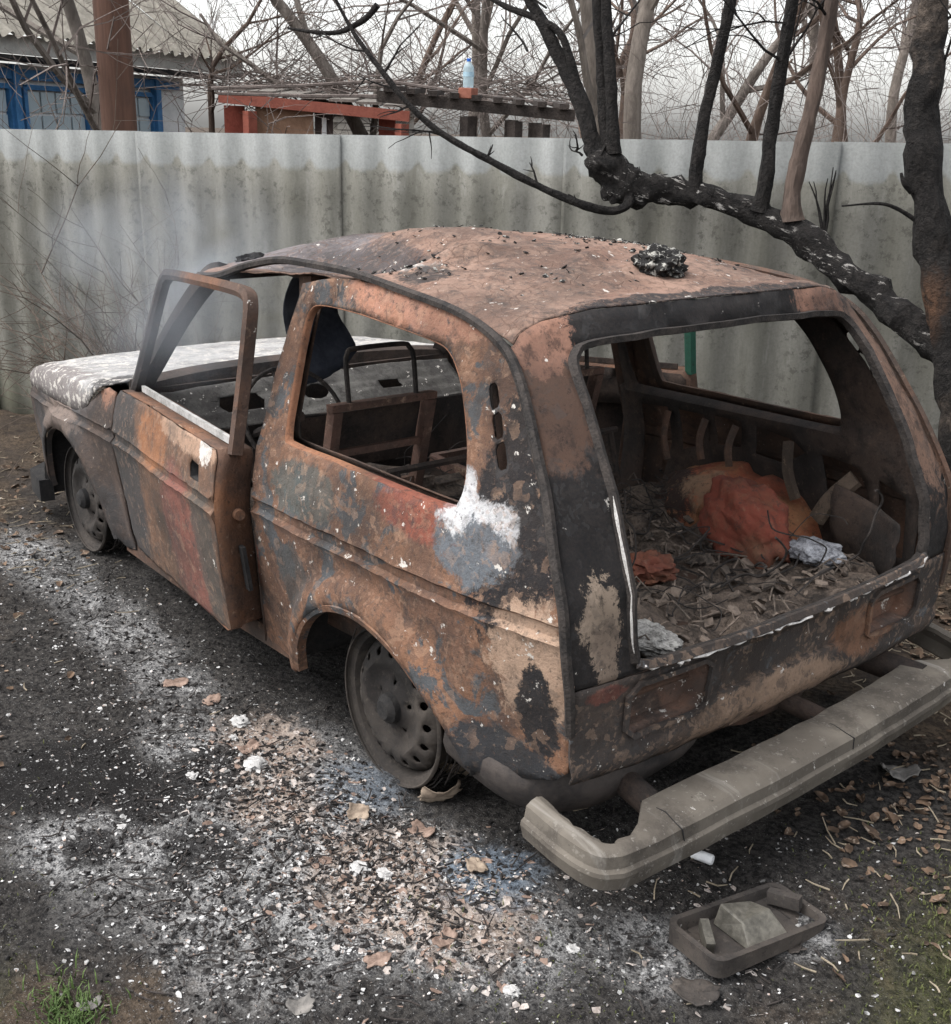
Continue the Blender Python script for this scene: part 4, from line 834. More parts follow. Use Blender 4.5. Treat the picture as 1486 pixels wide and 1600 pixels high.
# ---- sills, floor, firewall, inner arches
for s in (1, -1):
    MB().sweep([(0.52, s * .725, .405), (1.2, s * .735, .40), (1.78, s * .73, .41)], [(-.04, -.03), (.04, -.03), (.045, .01), (.03, .035), (-.04, .035)]).build('sill', M_innerr if s > 0 else M_inner, car)
MB().add([(x, y, 0.53 + 0.012 * nz(x, y, 1, 4)) for x in np.linspace(0.45, 1.62, 16) for y in np.linspace(-.74, .74, 16)], [(i * 16 + j, (i + 1) * 16 + j, (i + 1) * 16 + j + 1, i * 16 + j + 1) for i in range(15) for j in range(15)]).build('front_floor', M_inner, car, solid=0.01)
MB().add([(x, y, 0.66 + 0.01 * nz(x, y, 1, 4)) for x in np.linspace(-.70, 0.45, 16) for y in np.linspace(-.73, .73, 16)], [(i * 16 + j, (i + 1) * 16 + j, (i + 1) * 16 + j + 1, i * 16 + j + 1) for i in range(15) for j in range(15)]).build('boot_floor', M_innerr, car, solid=0.01)
MB().box((0.455, 0, .59), (.02, 1.46, .14)).build('seat_step', M_inner, car, smooth=False)
MB().box((1.66, 0, .76), (.02, 1.42, .54)).build('firewall', M_inner, car, smooth=False)
for s in (1, -1):
    P = []; nu, nv = 52, 26
    for j in range(nv):
        for i in range(nu):
            a = math.pi * i / (nu - 1); b = j / (nv - 1) * math.pi / 2; rx = 0.425 * (math.sin(b) ** 0.35 if b > 0 else 0)
            hh = 0.012 * nz(a * 1.6, b * 1.6, 4 + s, 1.5, 3) + .006 * nz(a * 6, b * 6, 2 + s, 1.5, 2) - (.022 if abs(a - 1.75) < .09 else 0); P.append((math.cos(a) * (rx + hh), s * (0.80 - 0.335 * math.cos(b) ** 0.6 - hh * .8), 0.42 + math.sin(a) * (0.455 * (math.sin(b) ** 0.35 if b > 0 else 0) + hh)))
    MB().add(P, [(j * nu + i, j * nu + i + 1, (j + 1) * nu + i + 1, (j + 1) * nu + i) for j in range(nv - 1) for i in range(nu - 1)]).build('wheelhouse', M_wheelh if s < 0 else M_black, car, solid=0.004, recalc=True)
    P = []
    for i in range(24):
        a = math.pi * i / 23
        P += [(2.2 + math.cos(a) * .42, s * .80, .42 + math.sin(a) * .42), (2.2 + math.cos(a) * .42, s * .50, .42 + math.sin(a) * .42)]
    MB().add(P, [(2 * i, 2 * i + 1, 2 * i + 3, 2 * i + 2) for i in range(23)]).build('front_wheelhouse', M_black, car, solid=0.004)
M_tanrib = burnt('tan_scorched_rib', (0.085, 0.062, 0.048), (0.12, 0.088, 0.065), dark=(0.03, 0.026, 0.023), amt_dark=.45, amt_pale=.28, flakes=.74)
for a, b, w_ in (((-.20, -.665, .99), (-.27, -.63, .82), .04), ((-.46, -.655, .93), (-.36, -.62, .78), .06), ((.02, -.675, 1.0), (.0, -.63, .87), .028), ((.15, -.675, 1.0), (.12, -.63, .87), .028), ((.32, -.675, 1.0), (.27, -.63, .84), .025)):
    MB().sweep(catmull([a, tuple((p + q) / 2 + e for p, q, e in zip(a, b, (.008, .012, 0))), b], 4), [(-w_ / 2, -.006), (-w_ / 2 + .008, .008), (w_ / 2 - .008, .008), (w_ / 2, -.006)], (0, 1, 0.2)).build('rib', M_tanrib if a[0] < -.1 else M_innerr, car)
P = []; nu = nv = 12
for j_ in range(nv):
    for i_ in range(nu):
        a = i_ / (nu - 1); b = j_ / (nv - 1); P.append((-.42 - .25 * a + .012 * nz(a, b, 2, 3), -.655 + .085 * a * a + .05 * math.sin(b * 2.2) * (1 - a), .67 + .24 * b - .06 * a * b))
MB().add(P, [(j_ * nu + i_, j_ * nu + i_ + 1, (j_ + 1) * nu + i_ + 1, (j_ + 1) * nu + i_) for j_ in range(nv - 1) for i_ in range(nu - 1)]).build('corner_panel', M_inner, car, solid=.004)
# underbody: axle, muffler, fuel tank
MB().tube([(0, .70, .41), (0, -.70, .41)], 0.045, 10).build('rear_axle', M_black, car)
MB().tube([(2.2, .70, .49), (2.2, -.70, .49)], 0.04, 10).build('front_axle', M_black, car)
mf = catmull([(-.30, .70, .46), (-.50, .70, .44), (-.585, .60, .43), (-.60, .42, .45), (-.60, .2, .48)], 5)
MB().tube(mf, [0.085] * (len(mf) - 3) + [.075, .06, .04], 14).build('muffler', simple('dark_exhaust', (0.022, 0.02, 0.02), (0.06, 0.05, 0.045), 6, 0.7), car)
MB().tube([(-.55, -.35, .42), (-.62, -.2, .42), (-.63, .05, .43), (-.6, .2, .45)], 0.03, 8).build('exhaust_pipe', M_innerr, car)

# ---- left door, swung open a little about its front edge
DA = R(6.3); HX, HY_ = 1.635, 0.80
DA2 = R(28)
def dr(p, s):
    if s < 0:
        dx, dy = p[0] - HX, p[1] + HY_
        return Vector((HX + dx * math.cos(DA2) - dy * math.sin(DA2), -HY_ + dx * math.sin(DA2) + dy * math.cos(DA2), p[2]))
    dx, dy = p[0] - HX, p[1] - HY_
    return Vector((HX + dx * math.cos(DA) + dy * math.sin(DA), HY_ - dx * math.sin(DA) + dy * math.cos(DA), p[2]))
DO = [(1.635, .44), (1.64, .7), (1.64, 1.015), (1.61, 1.042), (1.3, 1.045), (.62, 1.035), (.597, 1.01), (.592, .92), (.600, .75), (.625, .56), (.645, .462), (.69, .44)]
HH = [(.715, .915), (.80, .918), (.805, .955), (.79, .972), (.72, .968)]
for s in (1, -1):
    mt = M_door if s > 0 else M_inner
    f0 = side(s)
    dp = panel('door', DO, [HH], lambda x, z: dr(f0(x, z), s), mt, car, 0.024, 0.005, flip=(s < 0), rows=CR)
    loop = dens(DO, .04); n = len(loop)
    def insd(x, z, dpt): return dr((x, s * (Ys(x, z) - dpt), z), s)
    V = [insd(x, z, 0.002) for x, z in loop] + [insd(x, z, 0.035) for x, z in loop] + [insd(x + (1.1 - x) * .015, z + (.75 - z) * .02, 0.045) for x, z in loop] + [insd(x + (1.1 - x) * .03, z + (.75 - z) * .04, 0.115) for x, z in loop]
    MB().add(V, [(a * n + k, a * n + (k + 1) % n, (a + 1) * n + (k + 1) % n, (a + 1) * n + k) for a in range(3) for k in range(n)]).build('door_edge', M_doorin, dp, solid=0.003)
    ino = [(x + (1.1 - x) * .03, z + (.75 - z) * .04) for x, z in DO]
    panel('inner_door_panel', ino, [[(.8, .55), (1.2, .52), (1.45, .6), (1.45, .85), (.8, .88)]], lambda x, z: insd(x, z, 0.115), M_inner, dp, 0.05, 0.004, flip=(s > 0))
    hc = np.mean(HH, 0); V = [insd(x, z, 0.0) for x, z in HH] + [insd(hc[0] + (x - hc[0]) * .9, hc[1] + (z - hc[1]) * .9, .035) for x, z in HH]
    MB().add(V, [(k, (k + 1) % 5, 5 + (k + 1) % 5, 5 + k) for k in range(5)] + [(5, 6, 7, 8, 9)]).build('handle_recess', M_black, dp, solid=.002)
    fr = [(1.615, 1.03), (1.57, 1.12), (1.50, 1.28), (1.435, 1.42), (1.40, 1.455), (1.35, 1.468), (1.1, 1.474), (.80, 1.476), (.665, 1.470), (.628, 1.44), (.618, 1.36), (.612, 1.2), (.606, 1.02)]
    # the frame narrows to channel section: outer face and inner face
    fpath = catmull([insd(x, z, float(np.interp(z, [1.03, 1.47], [.050, -.012]))) for x, z in fr], 4)
    MB().sweep(fpath, [(-.019, -.018), (-.010, -.024), (.016, -.020), (.019, .008), (.005, .018), (-.016, .015)], (0, s, 0.35)).build('window_frame', M_frame if s > 0 else M_green, dp)
    MB().beam(insd(1.56, 1.052, .06), insd(.66, 1.045, .06), .012, .022).build('window_channel', simple('ashy_channel', (0.20, 0.20, 0.19), (0.42, 0.41, 0.40), 16) if s > 0 else M_inner, dp, smooth=False)
    if s > 0:
        MB().tube([insd(.598, .84, .075), insd(.580, .84, .075)], [.018, .016], 12).build('latch', M_doorin, dp)
        MB().beam(insd(.592, .74, .07), insd(.592, .60, .07), .03, .012).build('check_plate', M_black, dp, smooth=False)

# ---- wheels
def lathe(prof, n=48):
    V = []; 
    for k in range(n):
        a = 2 * math.pi * k / n
        for r_, y in prof: V.append((r_ * math.cos(a), y, r_ * math.sin(a)))
    m_ = len(prof); F = [(k * m_ + i, k * m_ + i + 1, ((k + 1) % n) * m_ + i + 1, ((k + 1) % n) * m_ + i) for k in range(n) for i in range(m_ - 1)]
    return V, F
def rimy(r_): return float(np.interp(r_, [0, .03, .055, .075, .10, .13, .165, .182, .19], [.005, .005, .0, -.012, -.008, .012, .0, -.02, -.03]))
def wheel(name, x, y, z, s, M_rim=M_rim):
    # wheel parts live directly under a wheel mesh (barrel)
    V, F = lathe([(.222, .012), (.226, .004), (.222, -.004), (.205, -.010), (.196, -.03), (.19, -.055), (.185, -.10), (.198, -.135), (.205, -.155), (.222, -.160), (.225, -.168)])
    o = MB().add([(x + a, y + s * b, z + c) for a, b, c in V], F).build(name, M_rim, car, solid=0.004, recalc=True)
    holes = [[(.158 * math.cos(t_) + .0125 * math.cos(q), .158 * math.sin(t_) + .0125 * math.sin(q)) for q in np.linspace(0, 6.2832, 10, endpoint=False)] for t_ in np.linspace(0, 2 * math.pi, 16, endpoint=False)]
    holes += [[(.070 * math.cos(t_) + .007 * math.cos(q), .070 * math.sin(t_) + .007 * math.sin(q)) for q in np.linspace(0, 6.2832, 8, endpoint=False)] for t_ in np.linspace(0.3, 0.3 + 2 * math.pi, 5, endpoint=False)]
    out = [(.19 * math.cos(t_), .19 * math.sin(t_)) for t_ in np.linspace(0, 2 * math.pi, 48, endpoint=False)]
    panel('disc', out, holes, lambda a, b: (x + a, y + s * rimy(math.hypot(a, b)), z + b), M_rim, o, 0.02, 0.005, flip=(s > 0))
    MB().tube([(x, y - s * .09, z), (x, y - s * .03, z)], .125, 24).build('brake_drum', M_black, o)
    MB().tube([(x, y - s * .02, z), (x, y + s * .02, z), (x, y + s * .035, z)], [.045, .042, .026], 16).build('hub', M_black, o)
    # wire cords left of the burnt tyre
    cm = MB(); rr = random.Random(int(x * 10 + s * 3 + 20))
    for k in range(26):
        a0 = rr.uniform(0, 6.28); L = rr.uniform(1.2, 4.5); r0 = rr.uniform(.216, .250); yy = -rr.uniform(.012, .15); pts = []
        for q in np.linspace(0, 1, 12):
            a = a0 + L * q; r_ = r0 + .008 * math.sin(q * 7 + k); pz = z + r_ * math.sin(a); pz = max(pz, z - .215); pts.append((x + r_ * math.cos(a), y + s * (yy + .012 * math.sin(q * 5 + k)), pz))
        cm.tube(pts, .0022, 4, cap=False)
    cm.build('tyre_cords', M_rail, o)
    return o
wheel('rear_wheel', 0, .735, .412, 1); wheel('rear_wheel', 0, -.752, .412, -1); M_rimd = burnt('sooty_rim', (0.025, 0.023, 0.022), (0.05, 0.043, 0.038), dark=(0.012, 0.012, 0.012), pale=(0.09, 0.078, 0.068), amt_dark=.45, amt_pale=.3, flakes=.76); wheel('front_wheel', 2.2, .765, .492, 1, M_rimd); wheel('front_wheel', 2.2, -.765, .492, -1, M_rimd)

# ---- interior: dashboard, steering wheel, seats
DY = lambda y, t_: (1.43 + 0.17 * t_, y, 0.90 + 0.13 * t_ - 0.02 * abs(y) + .012 * nz(y, t_, 2, 4))
panel('dashboard', [(-.66, 0), (.66, 0), (.66, 1), (-.66, 1)], [[(.05 + .055 * math.cos(k * .5236), .52 + .2 * math.sin(k * .5236)) for k in range(12)], [(.30, .3), (.45, .3), (.47, .5), (.45, .7), (.30, .7), (.28, .5)], [(-.35, .35), (-.25, .35), (-.25, .6), (-.35, .6)]], DY, M_dashm, car, 0.05, 0.006)
MB().sweep([(1.44, -.66, .80), (1.425, 0, .81), (1.44, .66, .80)], [(-.015, -.14), (.015, -.14), (.015, .09), (-.015, .09)]).build('dashboard_front', M_inner, car)
sw = Matrix.Translation((1.12, .37, .965)) @ Matrix.Rotation(R(-62), 4, 'Y')
ring = [sw @ Vector((.195 * math.cos(a), .195 * math.sin(a), 0)) for a in np.linspace(0, 2 * math.pi, 33)]
st = MB().tube(ring, .008, 8, cap=False).build('steering_wheel', M_rail, car)
mb = MB()
for a in (0.2, math.pi - 0.2, -math.pi / 2): mb.tube([sw @ Vector((.195 * math.cos(a), .195 * math.sin(a), 0)), sw @ Vector((0, 0, .03))], .006, 6)
mb.build('spokes', M_rail, st)
MB().tube([sw @ Vector((0, 0, .04)), (1.62, .37, .78)], .02, 8).build('steering_column', M_inner, car)
def seat(yc, mat):
    w_ = 0.175; b0 = Vector((.66, 0, .72)); b1 = Vector((.555, 0, 1.125))
    prf = [(-.016, -.02), (.016, -.02), (.016, .02), (-.016, .02)]
    o = MB().sweep([b0 + Vector((0, yc + w_, 0)), b1 + Vector((0, yc + w_, -.01))], prf).build('seat_frame', mat, car, smooth=False)
    MB().sweep([b0 + Vector((0, yc - w_, 0)), b1 + Vector((0, yc - w_, -.01))], prf).build('upright', mat, o, smooth=False)
    MB().beam(b1 + Vector((0, yc - w_ - .02, 0)), b1 + Vector((0, yc + w_ + .02, 0)), .035, .022).build('top_bar', mat, o, smooth=False)
    for t_ in (.28, .62): p = b0.lerp(b1, t_); MB().beam(p + Vector((0, yc - w_ + .015, 0)), p + Vector((0, yc + w_ - .015, 0)), .022, .022).build('cross_bar', mat, o, smooth=False)
    q0 = b0.lerp(b1, .64); q1 = b0.lerp(b1, .95); MB().beam(q0 + Vector((.015, yc, 0)), q1 + Vector((.015, yc, 0)), 2 * w_ - .05, .006, (1, 0, 0)).build('back_sheet', M_inner, o, smooth=False)
    MB().tube(catmull([b1 + Vector((0, yc + .125, 0)), b1 + Vector((.012, yc + .125, .12)), b1 + Vector((.02, yc + .115, .155)), b1 + Vector((.024, yc + .085, .168)), b1 + Vector((.024, yc - .085, .168)), b1 + Vector((.02, yc - .115, .155)), b1 + Vector((.012, yc - .125, .12)), b1 + Vector((0, yc - .125, 0))], 5), .008, 8).build('headrest_hoop', M_rail, o)
    sb = MB()
    for sg in (-1, 1): sb.beam((.60, yc + sg * w_, .71), (1.08, yc + sg * w_, .74), .03, .04)
    sb.beam((1.08, yc - w_, .74), (1.08, yc + w_, .74), .03, .04); sb.build('seat_base', mat, o, smooth=False)
    sp_ = MB()
    for k in range(9): xx = .64 + .048 * k; sp_.tube([(xx, yc - w_, .725), (xx + .02, yc - .06, .715), (xx, yc + .06, .715), (xx + .01, yc + w_, .725)], .004, 5)
    sp_.build('seat_springs', M_rail, o)
M_seat = burnt('rusty_seat_tube', (0.15, 0.085, 0.065), (0.09, 0.06, 0.05), amt_dark=0.36, amt_pale=0.42, flakes=0.72)
seat(.375, M_seat); seat(-.375, M_seat)
# burnt rear seat frame folded in the middle
rs = MB()
for y in (-.45, -.15, .15, .45): rs.tube([(.30, y, .68), (.38, y, .95)], .011, 6)
rs.tube([(.38, -.48, .95), (.38, .48, .95)], .012, 6); rs.tube([(.34, -.46, .80), (.34, .46, .80)], .010, 6); rs.build('rear_seat_frame', M_inner, car)

# ---- rear bumper torn loose on its brackets (world frame points moved into the car frame)
CI = Matrix.Translation((0, 0, -0.19)) @ Matrix.Rotation(0.036, 4, 'Y'); CI.invert()
def wc(x, y, z): return CI @ Vector((x, y, z))
M_bump = NT('ash_coated_bumper')
def bump_mat():
    t = M_bump; n1 = t.noise(4, 5, 0.6); n2 = t.noise(30, 5, 0.7); n3 = t.noise(120, 3, 0.6); st_ = t.noise(9, 5, 0.6, t.mapping((0.12, 1.6, 0.5)))
    c = t.mix(t.ramp(n1, 0.35, 0.65), (0.085, 0.074, 0.062), (0.135, 0.119, 0.10)); c = t.mix(t.math('MULTIPLY', t.ramp(st_, 0.58, 0.70), 0.6), c, (0.26, 0.245, 0.225)); c = t.mix(t.math('MULTIPLY', t.ramp(t.noise(5, 10, .78), 0.48, 0.62), .7), c, (0.042, 0.036, 0.031)); c = t.mix(t.math('MULTIPLY', t.ramp(t.noise(40, 5, .75), 0.56, 0.66), .45), c, (0.25, 0.23, 0.205))
    c = t.mix(t.ramp(n2, 0.66, 0.70), c, (0.03, 0.027, 0.024)); c = t.mix(t.ramp(t.noise(20, 5, 0.75, t.mapping((.6, 1.4, 1), (4, 9, 2))), 0.66, 0.69), c, (0.5, 0.48, 0.46))
    return t.out(c, 0.85, t.math('ADD', n2, t.math('MULTIPLY', n3, 0.3)), 0.3, 0.004)
bump_mat()
BP = [(-.63, .815, .292), (-.75, .82, .286), (-.83, .808, .28), (-.868, .772, .277), (-.882, .70, .276), (-.886, .35, .276), (-.884, 0, .279), (-.874, -.35, .286), (-.856, -.64, .292), (-.838, -.765, .296), (-.80, -.815, .300), (-.72, -.84, .304), (-.57, -.865, .312)]
bpath = catmull([wc(*p) for p in BP], 5)
bprof = [(-.128, -.010), (-.124, .003), (-.055, .008), (-.014, .004), (.0, -.006), (.004, -.034), (.013, -.040), (.015, -.050), (.006, -.085), (-.012, -.095), (-.018, -.088), (-.008, -.05), (-.02, -.014)][::-1]
_b = MB(); _V = []; K_ = len(bprof); N_ = len(bpath); _up = CI.to_3x3() @ Vector((0, 0, 1))
for i_, p_ in enumerate(bpath):
    t_ = (bpath[min(i_ + 1, N_ - 1)] - bpath[max(i_ - 1, 0)]).normalized(); sd_ = t_.cross(_up).normalized(); ret = min(1, max(0, (abs(p_.y) - .575) / .11)) if p_.x < -.7 else 1    # narrow flange on the side returns
    for a_, b_ in bprof:
        if a_ < -.022: a_ = -.022 + (a_ + .022) * (1 - .80 * ret) + .010 * nz(p_.y * 20, p_.x * 20, 1, 1, 2) * (a_ < -.1)
        q_ = p_ + sd_ * a_ + _up * b_; q_ += Vector((1, .3, 1)) * .002 * nz(q_.x, q_.y, q_.z, 9, 2); _V.append(q_)
_b.add(_V, [(i_ * K_ + q, i_ * K_ + (q + 1) % K_, (i_ + 1) * K_ + (q + 1) % K_, (i_ + 1) * K_ + q) for i_ in range(N_ - 1) for q in range(K_)] + [tuple(range(K_ - 1, -1, -1)), tuple((N_ - 1) * K_ + q for q in range(K_))])
bumper = _b.build('rear_bumper', M_bump.mat, car, ang=25)
for k in (30, 31):
    pass
M_crack = M_black
for yq, ph in ((.60, 0), (-.08, 1)):   # dark joints where the bumper cracked
    idx = min(range(len(bpath)), key=lambda i: abs((CI.inverted() @ bpath[i]).y - yq) + (0 if (CI.inverted() @ bpath[i]).x < -.7 else 9)); a = bpath[idx]; b = bpath[idx + 1]; t_ = (b - a).normalized()
    q = [a + t_ * (0.0 + .006 * math.sin(k * 2.1 + ph)) for k in range(5)]
    sdv = t_.cross(Vector((0, 0, 1))).normalized(); offs = [(-.13, .004), (-.055, .0086), (-.014, .005), (.0008, -.005), (.0045, -.034)]
    MB().tube([q[k] + sdv * offs[k][0] + Vector((0, 0, 1)) * offs[k][1] for k in range(5)], [.0015, .0022, .0012, .002, .0012], 4).build('crack', M_black, bumper)
for a, b, r_ in (((-.56, .50, .25), (-.78, .54, .245), .034), ((-.55, -.52, .27), (-.79, -.56, .26), .042), ((-.60, -.12, .26), (-.78, -.14, .25), .028)):
    MB().tube([wc(*a), wc(*b)], r_, 12).build('bumper_bracket', M_inner, bumper)

# ================================================================== CHARRED TREE ON THE RIGHT
def charbark(name, brown=0.35, white=0.0, stain=None):
    t = NT(name); n1 = t.noise(4, 5, 0.65); n2 = t.noise(28, 6, 0.75, None, 0.4); n3 = t.noise(90, 4, 0.6); S = t.sep()
    c = t.mix(t.ramp(n2, 0.35, 0.7), (0.009, 0.008, 0.008), (0.034, 0.030, 0.028))
    c = t.mix(t.ramp(n1, 1 - brown - .06, 1 - brown + .14), c, t.mix(t.ramp(n2, .35, .65), (0.06, 0.048, 0.04), (0.17, 0.135, 0.11)))
    if stain: c = t.blob(c, stain, .085, t.mix(t.ramp(n2, .38, .62), (0.05, 0.033, 0.025), (0.17, 0.088, 0.05)), n2, .5, .9, (1, 1, .5), .75)
    if white:   # peeled pale streaks along the burnt side of the limb
        mpn = t.n.new('ShaderNodeMapping'); mpn.vector_type = 'TEXTURE'; t.L(t.co, mpn.inputs[0]); mpn.inputs['Rotation'].default_value = (0, 0.28, math.atan2(-0.50363, -0.86392)); mpn.inputs['Scale'].default_value = (5.5, 1, 1); st_ = t.noise(48, 5, 0.7, mpn.outputs[0]); c = t.mix(t.math('MULTIPLY', t.ramp(st_, .575, .62), t.ramp(n1, .42, .54)), c, (0.40, 0.38, 0.36))
    return t.out(c, 0.9, t.math('ADD', t.math('MULTIPLY', n2, 1.4), n3), 1.0, 0.03)
M_ctrunk = charbark('charred_trunk_bark', 0.46); M_climb = charbark('charred_limb_bark', 0.08, 1.0); M_cshoot = charbark('charred_shoot_bark', 0.10); M_bshoot = bark('scorched_shoot_bark', (0.055, 0.042, 0.036), (0.12, 0.088, 0.072))
ctree = empty('charred_tree', (Gp(1560, 960).x, Gp(1560, 960).y, 0)); tag(ctree, 'charred tree at the right edge with a limb leaning over the car', 'tree'); cl = ctree.location
def WD(u, v, d): return WF(u, v, 0.42 + (4.95 - d) * 0.55)
def px(pts): return [WF(u, v, 0.42 + (4.95 - d) * 0.55) - cl for u, v, d in pts]
def rough(mb, path, rad, sides, amp, n=7):
    path = catmull(path, n); rad = list(np.interp(np.linspace(0, 1, len(path)), np.linspace(0, 1, len(rad)), rad)); b = len(mb.v); mb.tube(path, rad, sides)
    for i in range(b, len(mb.v)):
        p = Vector(mb.v[i]); k = (i - b) // sides; c_ = path[min(k, len(path) - 1)]; q = p - c_; f = 1 + amp * nz(p.x, p.y, p.z, 9, 3) * 2 + amp * 0.6 * nz(p.x, p.y, p.z, 30, 2); mb.v[i] = tuple(c_ + q * f)
    return mb
tb = rough(MB(), px([(1535, 1020, 4.15), (1520, 820, 4.25), (1500, 640, 4.35), (1474, 480, 4.45), (1452, 330, 4.55), (1440, 200, 4.6), (1448, 80, 4.65), (1462, -40, 4.7), (1470, -200, 4.7), (1440, -420, 4.8)]), [.095, .08, .070, .064, .064, .062, .058, .05, .042, .035], 18, .16)
M_ctrunk = charbark('charred_trunk_bark', 0.42, 0, tuple(WD(1452, 480, 4.42) - cl)); tk = tb.build('trunk', M_ctrunk, ctree)
lb = rough(MB(), px([(1500, 560, 4.40), (1452, 528, 4.50), (1380, 470, 4.68), (1300, 405, 4.85), (1210, 345, 5.0), (1120, 312, 5.05), (1040, 296, 5.05), (985, 292, 5.0), (955, 265, 4.95), (930, 238, 4.95)]), [.070, .060, .058, .056, .054, .052, .054, .068, .066, .054], 16, .24)
rough(lb, px([(975, 300, 4.97), (955, 290, 4.95), (946, 285, 4.93)]), [.05, .055, .03], 12, .3); rough(lb, px([(945, 240, 4.93), (925, 235, 4.93), (915, 240, 4.93)]), [.05, .045, .015], 10, .35)
limb = lb.build('leaning_limb', M_climb, ctree)
def shoot(pts, rad, mat=M_cshoot, name='shoot', par=None, sides=9): return rough(MB(), px(pts), rad, sides, .10).build(name, mat, par or limb)
shoot([(1085, 305, 5.03), (1090, 250, 5.03), (1102, 180, 5.05), (1120, 100, 5.08), (1140, 10, 5.1), (1160, -120, 5.1), (1175, -260, 5.1)], [.034, .028, .025, .024, .022, .016, .01])
shoot([(1186, 330, 4.97), (1196, 290, 4.97), (1206, 200, 5.0), (1220, 110, 5.0), (1238, 0, 5.05), (1250, -130, 5.05), (1270, -280, 5.05)], [.045, .030, .027, .025, .023, .017, .01])
shoot([(1238, 345, 4.93), (1238, 300, 4.93), (1256, 220, 4.95), (1276, 130, 4.95), (1300, 0, 5.0), (1320, -150, 5.0), (1335, -300, 5.0)], [.05, .034, .032, .030, .028, .02, .01], M_bshoot)
shoot([(940, 245, 4.95), (925, 215, 4.95), (908, 160, 5.0), (880, 100, 5.05), (850, 40, 5.05), (815, -30, 5.1), (780, -140, 5.1)], [.045, .038, .034, .032, .028, .022, .012])
shoot([(905, 150, 5.0), (880, 60, 5.02), (840, 30, 5.04), (790, 10, 5.06), (740, -20, 5.1)], [.02, .017, .015, .012, .008])
shoot([(950, 240, 4.95), (944, 180, 4.97), (940, 100, 5.0), (933, 0, 5.02), (925, -160, 5.05), (920, -300, 5.05)], [.036, .026, .024, .022, .016, .008])
shoot([(958, 240, 4.93), (957, 180, 4.93), (953, 100, 4.95), (947, 0, 5.0), (948, -160, 5.0), (955, -300, 5.0)], [.036, .026, .024, .022, .016, .008])
# long thin branch drooping to the left
br = shoot([(985, 300, 4.95), (978, 322, 4.85), (950, 329, 4.75), (905, 318, 4.6), (840, 290, 4.5), (760, 248, 4.4), (690, 208, 4.35), (640, 165, 4.3), (600, 115, 4.3), (555, 55, 4.3), (520, -10, 4.3)], [.026, .020, .019, .0175, .016, .014, .013, .012, .011, .009, .006], M_cshoot, 'drooping_branch')
def twig(mb, p0, dirv, L, r, lev, rnd, wig=.22, nb=3):
    path = [Vector(p0)]; d = Vector(dirv).normalized()
    for k in range(5): d = (d + Vector((rnd.gauss(0, wig), rnd.gauss(0, wig), rnd.gauss(0, wig)))).normalized(); path.append(path[-1] + d * L / 5)
    mb.tube(path, [max(.0012, r * (1 - .14 * k)) for k in range(6)], 4, cap=False)
    if lev:
        for k in range(nb):
            q = path[rnd.randint(1, 4)]; dd = (d + Vector((rnd.gauss(0, .7), rnd.gauss(0, .7), rnd.gauss(0, .5)))).normalized(); twig(mb, q, dd, L * rnd.uniform(.4, .7), r * .6, lev - 1, rnd, wig, nb)
rnd = random.Random(12); tm = MB()
for (u, v, d), (u2, v2) in (((690, 208, 4.35), (600, 195)), ((700, 214, 4.35), (545, 190)), ((640, 165, 4.3), (590, 180)), ((600, 115, 4.3), (640, 40)), ((840, 290, 4.5), (825, 255)), ((760, 248, 4.4), (770, 225)), ((905, 318, 4.6), (890, 300)), ((620, 140, 4.3), (560, 130)), ((575, 80, 4.3), (480, 60))):
    a = WD(u, v, d) - cl; b = WD(u2, v2, d) - cl; twig(tm, a, b - a, (b - a).length, .006, 1, rnd, .12, 2)
tag(tm.build('twigs', M_cshoot, br), kind='stuff')
shoot([(590, 8, 4.4), (570, 30, 4.4), (530, 50, 4.4), (490, 50, 4.4), (450, 44, 4.4)], [.014, .013, .011, .008, .005], M_cshoot, 'upper_branch', tk)
shoot([(1432, 345, 4.5), (1400, 325, 4.45), (1370, 318, 4.4), (1315, 322, 4.35)], [.010, .008, .006, .003], M_cshoot, 'side_twig', tk)
shoot([(1424, 300, 4.5), (1412, 285, 4.45), (1408, 270, 4.45)], [.012, .009, .005], M_cshoot, 'side_twig', tk)
tm = MB()
for k in range(6): twig(tm, WD(1285 + k, 362, 4.88) - cl, WD(1280 + 3 * k, 285 + 4 * k, 4.86) - WD(1285, 362, 4.88), .20 + .01 * k, .006, 0, rnd, .10)
for u, v in ((1000, 270), (1010, 265), (1130, 305), (920, 232), (910, 228), (900, 222)): twig(tm, WD(u, v + 15, 5.0) - cl, Vector((rnd.gauss(0, .5), rnd.gauss(0, .5), .7)), .10, .006, 1, rnd, .3, 2)
tag(tm.build('burnt_stubs', M_cshoot, limb), kind='stuff')
tm = MB()
for k in range(40):
    u = rnd.choice((1140, 1238, 1300, 940, 860, 1450)); v = rnd.uniform(-200, 120); dd_ = 5.0 if u < 1400 else 4.65
    du = {1140: .19, 1238: .16, 1300: .19, 940: .06, 860: .45, 1450: -.05}[u]
    twig(tm, WD(u - du * v, v, dd_) - cl, Vector((rnd.gauss(0, 1), rnd.gauss(0, 1), .5)), rnd.uniform(.25, .7), .006, 1, rnd, .2, 3)
tag(tm.build('twigs', M_cshoot, ctree), kind='stuff')

